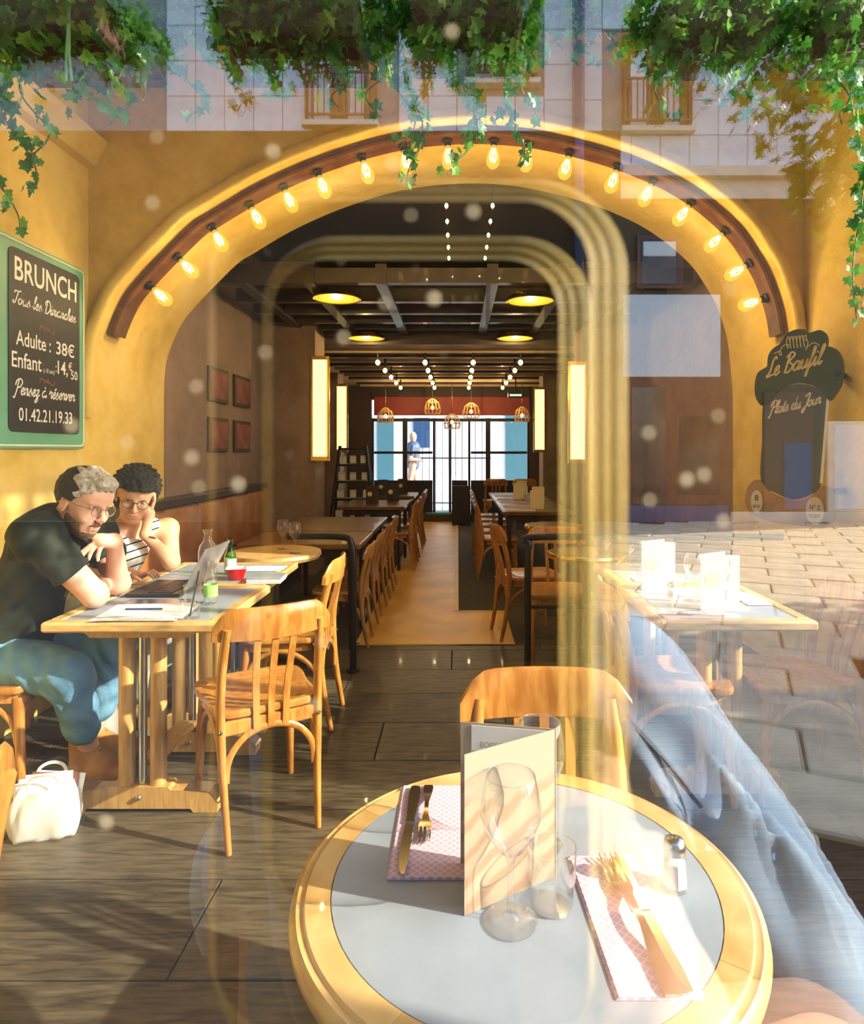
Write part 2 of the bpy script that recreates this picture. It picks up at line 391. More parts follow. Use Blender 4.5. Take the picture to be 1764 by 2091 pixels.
mat('dark_carpet', (0.055, 0.045, 0.032), 0.9, var=0.3, scale=20, bump=0.3, bscale=200)
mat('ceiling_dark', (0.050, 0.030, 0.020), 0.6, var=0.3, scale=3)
mat('ceiling_pale', (0.50, 0.38, 0.24), 0.6, var=0.15, scale=4)
mat('coffer_yellow', (0.80, 0.58, 0.16), 0.6, var=0.1, scale=4)
mat('red_band', (0.30, 0.025, 0.012), 0.5, var=0.2, scale=3)
mat('black_metal', (0.016, 0.016, 0.018), 0.4, metal=0.3)
mat('steel', (0.62, 0.64, 0.66), 0.28, metal=1.0, var=0.1, scale=20)
mat('cutlery', (0.78, 0.72, 0.62), 0.14, metal=1.0)
mat('brass', (0.80, 0.52, 0.14), 0.2, metal=1.0)
mat('laminate', (0.31, 0.36, 0.44), 0.42, var=0.25, scale=5, bump=0.03, spec=0.5, col2=(0.22, 0.27, 0.34))
mat('white_paint', (0.88, 0.88, 0.86), 0.5)
mat('cream_paint', (0.86, 0.78, 0.58), 0.5)
mat('chalk_black', (0.012, 0.010, 0.010), 0.55, var=0.3, scale=6)
mat('mint', (0.16, 0.42, 0.30), 0.4, var=0.25, scale=3, col2=(0.10, 0.32, 0.20))
mat('mint_line', (0.72, 0.80, 0.62), 0.4)
mat('flourish', (0.20, 0.06, 0.035), 0.6)
mat('paper', (0.86, 0.87, 0.88), 0.7, var=0.04, scale=5)
mat('ink', (0.03, 0.03, 0.06), 0.6)
mat('leather', (0.34, 0.135, 0.035), 0.42, var=0.3, scale=6, bump=0.15, bscale=60)
mat('amber_emit', (1.0, 0.62, 0.18), 0.3, emit=(1.0, 0.50, 0.09), estr=1.1)
mat('filament', (1, 0.8, 0.4), 0.3, emit=(1.0, 0.70, 0.26), estr=26.0)
mat('tube_lamp', (1, 0.9, 0.6), 0.4, emit=(1.0, 0.74, 0.30), estr=2.2)
mat('disc_lamp', (.15, .10, .01), 0.6, emit=(1.0, 0.66, 0.02), estr=1.25)
mat('spot_bulb', (.4, 0.3, 0.1), 0.3, emit=(1.0, 0.60, 0.20), estr=14.0)
thin_glass('pane', (0.985, 0.995, 0.99), const=GLASS_R)
thin_glass('side_pane', (0.99, 1.0, 0.99), const=0.05)
thin_glass('clear_glass', (0.992, 0.997, 0.997), 1.5, 0.06, boost=1.1, caustic_fill=0.04)
thin_glass('green_glass', (0.45, 0.80, 0.40), 1.5, 0.02, boost=1.3)
thin_glass('amber_glass', (1.0, 0.72, 0.30), 1.5, 0.05)
# ------------------------------------------------------------------ the room
XL, XR, Y0, Y1, ZC = -2.16, 2.03, 3.75, 4.73, 3.75
HL, HR, YB = -2.15, 2.03, 12.5                   # hall walls and far glazing
arch_px = [(178, 1700), (178, 1100), (178, 800), (181, 720), (190, 670), (221, 598), (256, 552), (300, 505), (367, 439), (408, 413), (500, 358), (600, 311),
           (699, 275), (790, 250), (886, 236), (988, 232), (1090, 240), (1180, 258), (1266, 282), (1345, 312), (1416, 347), (1480, 392), (1538, 446),
           (1572, 495), (1598, 540), (1620, 600), (1631, 651), (1640, 740), (1643, 820), (1643, 1100), (1643, 1700)]
AP = [at(x, y, Y0) for x, y in arch_px]
AC = [Vector((p.x, max(0.0, p.z))) for p in catmull(AP, 4)]
AC = [AC[0]] + [q for p, q in zip(AC, AC[1:]) if (q - p).length > 1e-4]
def wall_mesh():
    mb = MB(); C = Vector((0.0, 1.3)); n = len(AC); out = []
    for p in AC:                                  # outer boundary: the wall rectangle seen from the arch centre
        d = p - C
        if p.y <= 1.3: out.append(Vector((XL - .25 if p.x < 0 else XR + .25, p.y))); continue
        t = min(((XL - .25 if d.x < 0 else XR + .25) - C.x) / d.x if abs(d.x) > 1e-6 else 9e9, (ZC + .05 - C.y) / d.y)
        out.append(C + d * max(t, 1.0))
    for Y in (Y0, Y1):
        o = len(mb.v)
        for p, q in zip(AC, out): mb.v += [(p.x, Y, p.y), (q.x, Y, q.y)]
        for i in range(n - 1):
            f = (o + 2 * i, o + 2 * i + 1, o + 2 * i + 3, o + 2 * i + 2); mb.f.append(f if Y == Y0 else f[::-1])
    o = len(mb.v)
    for p in AC: mb.v += [(p.x, Y0, p.y), (p.x, (Y0 + Y1) / 2, p.y), (p.x, Y1, p.y)]
    for i in range(n - 1):
        for k in range(2): mb.f.append((o + 3 * i + k, o + 3 * i + k + 1, o + 3 * i + 3 + k + 1, o + 3 * i + 3 + k))
    return mb
struct('wall_arch', wall_mesh(), 'plaster', label='ochre plaster wall opening in a wide arch', smooth=True)
rim = [Vector((p.x, Y0 - 0.005, p.y)) for p in AC if p.y > 1.5]
struct('trim_1', MB().tube(rim, 0.032, 10, up=(0, 1, 0)), 'plaster', label='rounded plaster moulding round the edge of the arch', smooth=True)
def quad_box(x0, x1, y0, y1, z0, z1): return MB().box(((x0 + x1) / 2, (y0 + y1) / 2, (z0 + z1) / 2), (x1 - x0, y1 - y0, z1 - z0))
struct('wall_left', quad_box(XL - .2, XL, -.1, Y0, 0, ZC), 'plaster', label='ochre plaster wall behind the seated couple')
cor = MB(); 
cor.prism([(0, 0), (0.05, 0.02), (0.09, 0.10), (0.12, 0.16), (0.0, 0.20)], 0.1, Y0 - 0.002, Matrix(((1, 0, 0, XL - .005), (0, 0, 1, 0), (0, 1, 0, 3.0), (0, 0, 0, 1))))
struct('trim_2', cor, 'plaster', label='plaster cornice high along the left wall')
wr = MB()
wr.box((XR + .1, 3.42, ZC / 2), (.2, .66, ZC)); wr.box((XR + .1, 1.5, 3.6), (.2, 3.2, .3)); wr.box((XR + .1, 1.5, .475), (.2, 3.2, .95)); wr.box((XR + .1, .0, ZC / 2), (.2, .16, ZC))
struct('wall_right', wr, 'plaster', label='ochre plaster wall with a large side window')
w2 = struct('window_2', quad_box(XR + .09, XR + .105, .08, 3.09, .95, 3.45), 'side_pane', label='side window that lets the sun in')
fr = MB()
for y in (.10, 1.7, 3.07): fr.box((XR + .1, y, 2.2), (.06, .05, 2.5))
fr.obj('window_frame', 'dark_wood', w2, False)
# front glazing: double pane, the camera stands right outside it
w1 = struct('window_1', quad_box(-1.98, 1.9, G0, G1, .22, 3.42), 'pane', label='large double-glazed shop window between the street and the room')
wf = MB()
for x in (-2.02, 1.95): wf.box((x, .063, 1.8), (.09, .09, 3.3))
for z in (.18, 3.46): wf.box((-.04, .063, z), (4.06, .09, .09))
wf.obj('window_frame', 'dark_wood', w1, False)
fw = MB(); fw.box((-2.2, .03, 1.9), (.28, .18, 3.8)); fw.box((2.11, .03, 1.9), (.24, .10, 3.8)); fw.box((0, .03, 3.63), (4.1, .18, .26)); fw.box((0, .03, .07), (4.1, .18, .14))
struct('wall_front', fw, 'plaster_brown', label='street front round the shop window')
struct('ceiling', quad_box(XL - .2, XR + .2, -.06, Y1, ZC, ZC + .12), 'plaster', label='ochre ceiling of the front room')
fl = struct('floor', quad_box(XL - .2, XR + .2, -.06, 4.49, -.12, -.012), 'dark_carpet', label='floor of wide dark worn planks')
rows = [0.12 + 0.39 * i for i in range(-1, 12)]; pm = {}
for ri, y in enumerate(rows):
    off = {5: -0.75}.get(ri, -0.75 + ((ri * 0.61) % 1.5)); xs = [off + 1.5 * k for k in range(-3, 4)]
    for k in range(len(xs) - 1):
        a, b = max(xs[k], XL), min(xs[k + 1], XR); ya, yb = max(y - .03, .11), min(y + .36, 4.49)
        if b - a < .02 or yb - ya < .02: continue
        MB().box(((a + b) / 2, (ya + yb) / 2, -.008 + .0006 * ((k + ri) % 3)), (b - a - .005, yb - ya - .005, .012), ch=.0025).obj('plank', 'plank', fl, False)
hf = struct('floor_hall', quad_box(HL - .1, HR + .1, 4.49, YB + .4, -.12, -.004), 'dark_carpet', label='dark floor of the long hall')
mb = MB(); mb.box((-.36, 8.49, -.002), (.72, 8.02, .008)); mb.obj('aisle_screed', 'screed', hf, False)
mb = MB(); mb.box((.2, 4.96, -.002), (.40, .94, .008)); mb.obj('landing_screed', 'screed', hf, False)
for a in ((-.705, 8.49, .03, 8.02), (-.015, 8.96, .04, 7.06), (-.16, 4.505, 1.12, .03), (.2, 5.415, .40, .03)):
    MB().box((a[0], a[1], .002), (a[2], a[3], .008)).obj('edging_strip', 'screed_edge', hf, False)
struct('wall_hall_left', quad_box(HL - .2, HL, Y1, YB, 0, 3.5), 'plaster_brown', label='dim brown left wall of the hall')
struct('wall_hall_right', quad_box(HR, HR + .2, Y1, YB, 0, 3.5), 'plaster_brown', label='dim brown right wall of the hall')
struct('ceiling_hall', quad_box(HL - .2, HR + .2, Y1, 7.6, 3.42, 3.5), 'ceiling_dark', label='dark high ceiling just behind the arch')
cb = struct('ceiling_back', quad_box(HL - .2, HR + .2, 7.6, YB + .1, 2.62, 2.75), 'ceiling_pale', label='low pale ceiling at the back of the hall')
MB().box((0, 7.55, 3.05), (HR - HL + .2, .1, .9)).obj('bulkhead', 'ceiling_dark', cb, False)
for i in range(11): MB().box((-.06, 8.0 + i * .42, 2.6), (3.6, .05, .045)).obj('batten', 'dark_wood' if i % 2 else 'ceiling_pale', cb, False)
# timber grid hung under the dark ceiling
grid = thing('ceiling_grid', 'dark timber beam grid hung under the ceiling of the hall', 'beams', (0, 0, 2.72))
for x in (-1.75, -1.2, -.62, .28, .85, 1.5): MB().box((x, 6.35, .06), (.09, 2.4, .16)).obj('beam', 'dark_wood', grid, False)
for y in (5.2, 5.85, 6.35, 6.8, 7.2, 7.5): MB().box((-.06, y, .05), (3.9, .08, .12)).obj('cross_beam', 'dark_wood', grid, False)
for (x0, x1) in ((-1.7, -1.25), (-1.15, -.67), (.33, .80), (.9, 1.45)):
    for (y0, y1) in ((6.4, 6.75), (6.85, 7.15), (7.25, 7.46)):
        MB().box(((x0 + x1) / 2, (y0 + y1) / 2, .12), (x1 - x0, y1 - y0, .02)).obj('coffer_panel', 'coffer_yellow', grid, False)
for (y0, y1) in ((5.9, 6.3), (6.4, 6.75), (6.85, 7.15)):
    MB().box((-.17, (y0 + y1) / 2, .12), (.80, y1 - y0, .02)).obj('coffer_panel', 'red_band', grid, False)
for sx in (-1.75, 1.5):
    for y in (5.3, 7.4): MB().cyl((sx, y, .1), (sx, y, .70), .012, n=6).obj('hanger', 'black_metal', grid, False)
# piers that carry the tube lamps
for i, (x0, x1, y0, y1, lab) in enumerate([(HL, -1.56, 7.0, 7.5, 'left'), (1.36, HR, 7.0, 7.5, 'right'), (HL, -1.95, 10.4, 10.9, 'left far'), (1.38, HR, 10.4, 10.9, 'right far')]):
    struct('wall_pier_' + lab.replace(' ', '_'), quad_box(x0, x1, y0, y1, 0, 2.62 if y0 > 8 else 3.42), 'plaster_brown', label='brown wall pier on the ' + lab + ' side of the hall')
# far glazing to the other street
gx = [-1.66, -1.03, -.465, -.15, .22, .585, 1.37]
wb = MB(); zz = [(0.14, .78), (.80, 1.92)]
wb.box((-1.93, YB, 1.35), (.5, .12, 2.7)); wb.box((1.72, YB, 1.35), (.66, .12, 2.7)); wb.box((-.14, YB, 2.55), (3.1, .12, .4))
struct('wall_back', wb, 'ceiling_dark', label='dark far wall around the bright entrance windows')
w3 = struct('window_3', MB().box((-.145, YB, 1.955), (3.06, .09, .06)), 'black_metal', label='black-framed glazing and door at the far end')
for x in gx: MB().box((x, YB, 1.06), (.09 if x in (gx[1], gx[5]) else .045, .08, 1.86)).obj('mullion', 'black_metal', w3, False)
for i in (0, 1, 4, 5):
    a, b = gx[i] + .03, gx[i + 1] - .03
    MB().box(((a + b) / 2, YB, 1.32), (b - a, .06, .05)).obj('transom', 'black_metal', w3, False)
    MB().box(((a + b) / 2, YB, .46), (b - a, .05, .64)).obj('kick_panel', 'black_metal', w3, False)
    for z0, z1 in ((.79, 1.29), (1.35, 1.92)): MB().box(((a + b) / 2, YB, (z0 + z1) / 2), (b - a, .008, z1 - z0)).obj('pane', 'side_pane', w3, False)
MB().box((.035, YB, .46), (.31, .05, .64)).obj('kick_panel', 'black_metal', w3, False)
MB().box((.035, YB, 1.36), (.31, .008, 1.12)).obj('pane', 'side_pane', w3, False)
st = struct('floor_step', quad_box(-1.7, 1.4, YB - .25, YB + .6, -.004, .14), 'dark_wood', label='step up to the far door')
tag(MB().box((-.31, YB - .02, .15), (.62, .3, .018), ch=.004).obj('door_mat', mat('mat_green', (.05, .42, .24), .9, var=.2, scale=30), None, False), 'green door mat on the step at the far door', 'mat')
tag(MB().box((-.12, YB - .10, 2.22), (3.0, .08, .36), ch=.01).obj('valance', 'red_band', None, False), 'deep red valance above the far windows', 'valance')
# ------------------------------------------------------------------ bulbs round the arch
acv = [Vector((p.x, 0, p.y)) for p in AC]
def arch_frame(i):
    t = (acv[min(i + 1, len(acv) - 1)] - acv[max(i - 1, 0)]).normalized(); nn = Vector((t.z, 0, -t.x)); return nn   # points to the inside of the arch
strip_ids = [i for i, p in enumerate(acv) if at(0, 640, Y0).z < p.z]
ST = [i for i in range(len(acv)) if acv[i].z > 2.05]
mb = MB(); o = 0
for q, i in enumerate(ST):
    p, nn = acv[i], arch_frame(i)
    for (a, y) in ((0.002, 3.89), (0.045, 3.89), (0.045, 4.03), (0.002, 4.03)):
        w = p + nn * a; mb.v.append((w.x, y, w.z))
    if q:
        b = 4 * (q - 1)
        for k in range(4): mb.f.append((b + k, b + (k + 1) % 4, b + 4 + (k + 1) % 4, b + 4 + k))
mb.f += [(3, 2, 1, 0), tuple(4 * (len(ST) - 1) + k for k in range(4))]
strip = tag(mb.obj('light_strip', 'strip_wood', None, True), 'curved brown wooden batten under the arch that carries the bulbs', 'light fitting')
lip = MB(); lip.tube([tuple(Vector((acv[i].x, 3.888, acv[i].z)) + Vector((arch_frame(i).x, 0, arch_frame(i).z)) * .02) for i in ST], .006, 6).obj('edge_bead', 'strip_wood', strip)
bulb_px = [(315, 592), (374, 535), (442, 486), (514, 439), (588, 395), (666, 366), (748, 344), (835, 322), (917, 309), (998, 305), (1085, 313), (1168, 328), (1250, 350), (1328, 383), (1400, 426), (1465, 478), (1513, 544), (1545, 620)]
ordn = ['first', 'second', 'third', 'fourth', 'fifth', 'sixth', 'seventh', 'eighth', 'ninth', 'tenth', 'eleventh', 'twelfth', 'thirteenth', 'fourteenth', 'fifteenth', 'sixteenth', 'seventeenth', 'eighteenth']
holder_me = MB().lathe([(0, 0), (.026, 0), (.026, .012), (.017, .018), (.017, .035), (0, .035)], 12).mesh('bulb_socket', True)
env_me = MB().lathe([(.012, .030), (.016, .042), (.028, .07), (.036, .105), (.034, .130), (.020, .149), (0, .155)], 14).mesh('bulb_glass', True, 60)
fm = MB()
for k in range(4):
    a = PI / 2 * k; fm.tube([(.006 * math.cos(a), .006 * math.sin(a), .05), (.017 * math.cos(a), .017 * math.sin(a), .085), (.012 * math.cos(a + .5), .012 * math.sin(a + .5), .118)], .0042, 5)
fil_me = fm.mesh('filament', True)
ga, gn, gl, gb = nodes_of('glow_glass'); gn.remove(gb)
t1 = gn.new('ShaderNodeBsdfTransparent'); t1.inputs[0].default_value = (1, .8, .42, 1); e1 = gn.new('ShaderNodeEmission'); e1.inputs[0].default_value = (1, .50, .07, 1); e1.inputs[1].default_value = 2.6
m1 = gn.new('ShaderNodeMixShader'); m1.inputs[0].default_value = .45; gl.new(t1.outputs[0], m1.inputs[1]); gl.new(e1.outputs[0], m1.inputs[2]); gl.new(m1.outputs[0], gn['Material Output'].inputs['Surface'])
for bi, (px, py) in enumerate(bulb_px):
    best = min(ST, key=lambda i: ((at(px, py, 3.96).x - (acv[i] + arch_frame(i) * .13).x) ** 2 + (at(px, py, 3.96).z - (acv[i] + arch_frame(i) * .13).z) ** 2))
    nn = arch_frame(best); p = acv[best] + nn * .045; p.y = 3.96
    lb = 'glowing amber filament bulb under the arch, %s counted from the left' % ordn[bi]
    b = bpy.data.objects.new('filament_bulb', None); COL.objects.link(b); b.location = p; b.rotation_mode = 'QUATERNION'; b.rotation_quaternion = nn.to_track_quat('Z', 'Y')
    tag(b, lb, 'bulb', 'bulbs round the arch'); b.empty_display_size = .05; b.scale = (1.18,) * 3
    O('socket', holder_me, 'black_metal', b); O('bulb_glass', env_me, 'glow_glass', b); O('filament', fil_me, 'filament', b)
    L = bpy.data.lights.new('bulb_light', 'POINT'); L.energy = 4.4; L.color = (1, .70, .32); L.shadow_soft_size = .003
    lo = bpy.data.objects.new('bulb_light', L); COL.objects.link(lo); lo.parent = b; lo.location = (0, 0, .165)
# ------------------------------------------------------------------ lamps of the hall
for i, (x, y, z, r, lab) in enumerate([(-1.04, 5.5, 2.66, .2, 'nearer left'), (.62, 5.5, 2.64, .2, 'nearer right'), (-1.04, 7.28, 2.63, .2, 'farther left'), (.65, 7.28, 2.63, .2, 'farther right')]):
    d = thing('disc_lamp', 'round yellow glowing ceiling lamp, the %s of four' % lab, 'lamp', (x, y, z), 0, 'round yellow lamps in the hall')
    MB().lathe([(0, .05), (r * .9, .05), (r, .03), (r + .008, .0), (r, -.004), (r - .006, .004)], 32).obj('shade', 'brass', d)
    MB().lathe([(0, .0), (r - .006, .002)], 32).obj('diffuser', 'disc_lamp', d)
    MB().cyl((0, 0, .05), (0, 0, .10), .012, n=8).obj('stem', 'black_metal', d)
    L = bpy.data.lights.new('disc_light', 'POINT'); L.energy = 17; L.color = (1, .7, .3); L.shadow_soft_size = .006
    lo = bpy.data.objects.new('disc_light', L); COL.objects.link(lo); lo.parent = d; lo.location = (0, 0, -.03)
for (x, y, z0, z1, s, lab) in [(-1.50, 6.98, 1.28, 2.36, 1, 'tall vertical glowing lamp on the near left pier'), (-1.88, 10.38, 1.36, 2.41, 1, 'vertical glowing lamp on the far left pier'),
                          (1.30, 6.98, 1.25, 2.30, -1, 'tall vertical glowing lamp on the near right pier'), (1.32, 10.38, 1.36, 2.36, -1, 'vertical glowing lamp on the far right pier')]:
    w = thing('wall_lamp', lab, 'lamp', (x, y, z0), 0, 'vertical lamps in the hall')
    MB().box((0, .015, (z1 - z0) / 2), (.20, .03, z1 - z0 + .06)).obj('back_plate', 'brass', w, False)
    for k in range(5):
        MB().cyl((-.06 + .03 * k, -.02, .01), (-.06 + .03 * k, -.02, z1 - z0 - .01), .016, n=8).obj('glow_tube', 'tube_lamp', w)
    for zc in (0, z1 - z0): MB().box((0, -.015, zc), (.17, .05, .03)).obj('end_cap', 'brass', w, False)
sb = MB().lathe([(0, .035), (.012, .03), (.028, .01), (.03, -.01), (.018, -.03), (0, -.038)], 10).mesh('bulb', True, 60)
k = 0
for ci, X in enumerate((-1.0, -.41, .19, .78)):
    for j in range(5):
        Y = 8.0 + j * .8; k += 1
        s = thing('ceiling_bulb', 'small glowing bulb, %s from the front in the %s ceiling row' % (ordn[j], ['leftmost', 'inner left', 'inner right', 'rightmost'][ci]), 'bulb', (X, Y, 2.46), 0, 'bulb rows on the low ceiling')
        O('bulb', sb, 'spot_bulb', s); MB().cyl((0, 0, .03), (0, 0, .16), .014, n=8).obj('socket', 'black_metal', s)
    L = bpy.data.lights.new('row_light', 'POINT'); L.energy = 18; L.color = (1, .68, .32); L.shadow_soft_size = .006
    lo = bpy.data.objects.new('row_light', L); COL.objects.link(lo); lo.location = (0, 0, -.14); lo.parent = s
# two strings of small bulbs high behind the arch
for (X, lab) in ((-.09, 'left'), (.27, 'right')):
    pts = [(X, 5.0 + .34 * j, 3.30) for j in range(5)]
    g = thing('light_string', '%s string of tiny bulbs under the dark ceiling behind the arch' % lab, 'string lights', (0, 0, 0), 0, 'string lights behind the arch')
    MB().tube([(X, 4.85, 3.42)] + pts + [(X, 6.6, 3.42)], .004, 5).obj('cord', 'black_metal', g)
    for p in pts: MB().lathe([(0, .02), (.012, .01), (.014, -.01), (0, -.025)], 8, (p[0], p[1], p[2] - .03)).obj('bulb', 'spot_bulb', g)
# woven basket pendants near the far windows
for i, (px, py, r, lab) in enumerate([(883, 832, .15, 'highest'), (962, 840, .16, 'right of the middle'), (787, 850, .15, 'leftmost'), (1066, 848, .14, 'rightmost'), (923, 862, .15, 'lowest, in front of the door')]):
    Y = 11.4; p = at(px, py, Y)
    b = thing('pendant_lamp', 'woven basket pendant before the far windows, ' + lab, 'lamp', p, 0, 'woven pendants by the far windows')
    m = MB()
    for j in range(12):
        a = 2 * PI * j / 12
        m.tube([(.03 * math.cos(a), .03 * math.sin(a), .15), (r * .75 * math.cos(a), r * .75 * math.sin(a), .09), (r * math.cos(a), r * math.sin(a), -.04), (r * .85 * math.cos(a), r * .85 * math.sin(a), -.11)], .008, 4)
    for (rr, z) in ((r * .78, .085), (r, -.02), (r * .86, -.11)): m.tube([(rr * math.cos(2 * PI * q / 16), rr * math.sin(2 * PI * q / 16), z) for q in range(16)], .007, 4, closed=True)
    m.obj('woven_shade', 'oak', b); O('bulb', sb, 'spot_bulb', b)
    MB().cyl((0, 0, .14), (0, 0, 2.62 - p.z), .006, n=6).obj('cord', 'black_metal', b)
# ------------------------------------------------------------------ bistro chair (faces +y, origin on the floor)
def make_chair(label, group):
    t = thing('bistro_chair', label, 'chair', group=group)
    # seat: rounded trapezoid, slightly dished
    out = [(p.x, p.y) for p in catmull([(-.165, -.17, 0), (-.19, .0, 0), (-.205, .13, 0), (-.17, .195, 0), (0, .215, 0), (.17, .195, 0), (.205, .13, 0), (.19, 0, 0), (.165, -.17, 0), (0, -.19, 0)], 5, True)]
    n = len(out); mb = MB()
    rings = [(1.0, .432), (1.02, .445), (1.0, .458), (.90, .459), (.82, .452), (.5, .449)]
    for (s, z) in rings: mb.v += [(x * s, y * s, z) for x, y in out]
    for r in range(len(rings) - 1):
        for i in range(n): mb.f.append((r * n + i, r * n + (i + 1) % n, (r + 1) * n + (i + 1) % n, (r + 1) * n + i))
    mb.f.append(tuple(range(n))[::-1]); mb.f.append(tuple(range((len(rings) - 1) * n, len(rings) * n)))
    mb.obj('seat', 'honey_wood', t, True, 50)
    ap = MB(); 
    o = [(x * .90, y * .90) for x, y in out]; q = [(x * .80, y * .80) for x, y in out]; V = []
    for (L, z) in ((o, .435), (o, .39), (q, .39), (q, .435)): V += [(x, y, z) for x, y in L]
    Fc = []
    for r in range(3):
        for i in range(n): Fc.append((r * n + i, (r + 1) * n + i, (r + 1) * n + (i + 1) % n, r * n + (i + 1) % n))
    ap.add(V, Fc).obj('seat_frame', 'honey_wood', t, True)
    for s in (-1, 1):
        P = catmull([(s * .155, -.245, 0), (s * .165, -.205, .22), (s * .172, -.188, .44), (s * .170, -.205, .60), (s * .160, -.243, .76)], 5)
        MB().tube(P, [.013 + .006 * min(1, i / 8) for i in range(len(P))], 8, flat=.85, up=(0, 1, 0)).obj('leg', 'honey_wood', t, True, 60)
        P = [(s * .165, .165, .41), (s * .175, .178, .22), (s * .185, .195, 0)]
        MB().tube(P, [.020, .018, .012], 10).obj('leg', 'honey_wood', t, True, 60)
    # top rail: bent board
    W, N = .205, 14; mb = MB()
    for i in range(N + 1):
        u = -1 + 2 * i / N; x = u * W; back = -.262 + .045 * u * u; e = max(0, abs(u) - .62) / .38; zt = .828 - .062 * e ** 2.2; zb = .712 + .004 * abs(u)
        for (dy, z) in ((-.009, zb), (-.010, (zb + zt) / 2), (-.008, zt - .008), (0, zt), (.008, zt - .008), (.009, (zb + zt) / 2), (.009, zb)):
            mb.v.append((x, back + dy - .10 * (z - .71), z))
    m = 7
    for i in range(N):
        for j in range(m): mb.f.append((i * m + j, i * m + (j + 1) % m, (i + 1) * m + (j + 1) % m, (i + 1) * m + j))
    mb.f.append(tuple(range(m))[::-1]); mb.f.append(tuple(N * m + j for j in range(m)))
    mb.obj('top_rail', 'honey_wood', t, True, 55)
    MB().box((0, -.186, .40), (.33, .018, .05), ch=.004).obj('back_rail', 'honey_wood', t, False)
    for x in (-.06, 0, .06):
        P = [(x * .85, -.198, .385), (x * .9, -.20, .50), (x, -.232, .63), (x * 1.05, -.262, .73)]
        mb = MB(); 
        for i, p in enumerate(catmull(P, 4)):
            for (dx, dy) in ((-.0115, -.005), (.0115, -.005), (.0115, .005), (-.0115, .005)): mb.v.append((p.x + dx, p.y + dy, p.z))
            if i:
                b = 4 * (i - 1)
                for k in range(4): mb.f.append((b + k, b + (k + 1) % 4, b + 4 + (k + 1) % 4, b + 4 + k))
        mb.f.append((3, 2, 1, 0)); L = len(mb.v) - 4; mb.f.append((L, L + 1, L + 2, L + 3))
        mb.obj('slat', 'honey_wood', t, False)
    A = [(-.155, -.20, .22), (-.145, -.20, .30), (-.09, -.195, .365), (0, -.192, .388), (.09, -.195, .365), (.145, -.20, .30), (.155, -.20, .22)]
    MB().tube(catmull(A, 4), .0095, 8, flat=1.3, up=(0, 1, 0)).obj('brace', 'honey_wood', t)
    A = [(-.172, .172, .22), (-.16, .165, .31), (-.09, .16, .37), (0, .16, .388), (.09, .16, .37), (.16, .165, .31), (.172, .172, .22)]
    MB().tube(catmull(A, 4), .0095, 8, flat=1.3, up=(0, 1, 0)).obj('brace', 'honey_wood', t)
    for s in (-1, 1):
        A = [(s * .166, -.19, .23), (s * .168, -.16, .31), (s * .17, -.08, .37), (s * .17, 0, .388), (s * .17, .08, .37), (s * .172, .145, .31), (s * .175, .168, .23)]
        MB().tube(catmull(A, 4), .0095, 8, flat=1.3, up=(1, 0, 0)).obj('brace', 'honey_wood', t)
        MB().lathe([(0, .008), (.006, .007), (.008, .0)], 10).obj('screw', 'steel', t).matrix_basis = Matrix.Translation((s * .172, -.207, .40)) @ Matrix.Rotation(PI / 2, 4, 'X')
    return t
CG = 'wooden bistro chairs'
ch0 = make_chair('honey wooden bistro chair standing in full view before the couple\'s table', CG)
ch0.location = (-.764, 2.447, 0); ch0.rotation_euler = (0, 0, math.radians(31))
def chair(label, x, y, deg, scale=1.0):
    c = copy_tree(ch0, label, (x, y, 0), math.radians(deg)); c.scale = (scale,) * 3; return c
chair('wooden bistro chair at the far side of the second left table, back to the aisle', -.86, 3.27, 90)
chair('wooden bistro chair behind the round table, facing the window', .21, 1.31, 180)
chair('wooden bistro chair cut off by the left edge, nearest to the window', -1.085, 1.035, 90)
chair('wooden bistro chair on the wall side of the right-hand table', 1.36, 2.64, 90)
chair('wooden bistro chair on the aisle side of the right-hand table', .86, 2.63, -90)
chair('wooden bistro chair the man in the dark shirt sits on', -1.86, 2.64, -90)
chair('wooden bistro chair the woman in the striped top sits on', -1.87, 3.30, -90)
chair('wooden bistro chair behind the right-hand black railing', .66, 4.22, 176)
chair('wooden bistro chair beside the small brass-edged table, back to the aisle', .52, 4.75, -80)
for i, y in enumerate((4.55, 5.15, 5.75, 6.35)):
    chair('wooden chair on the left of the aisle, %s behind the railing' % ordn[i], -.83, y, 90, .86)
for i, y in enumerate((7.4, 8.0, 9.0, 9.5)):
    chair('chair at the far left tables, %s from the front' % ordn[i], -.72, y, 90, .95)
for i, y in enumerate((6.9, 7.5, 8.1, 8.7, 9.3)):
    chair('chair in the row right of the aisle, %s from the front' % ordn[i], .44, y, -90, .95)
for i, x in enumerate((.66, 1.16)): chair('chair with its back to the far right window, %s one' % ('left' if i == 0 else 'right'), x, 11.4, 0, 1.05)
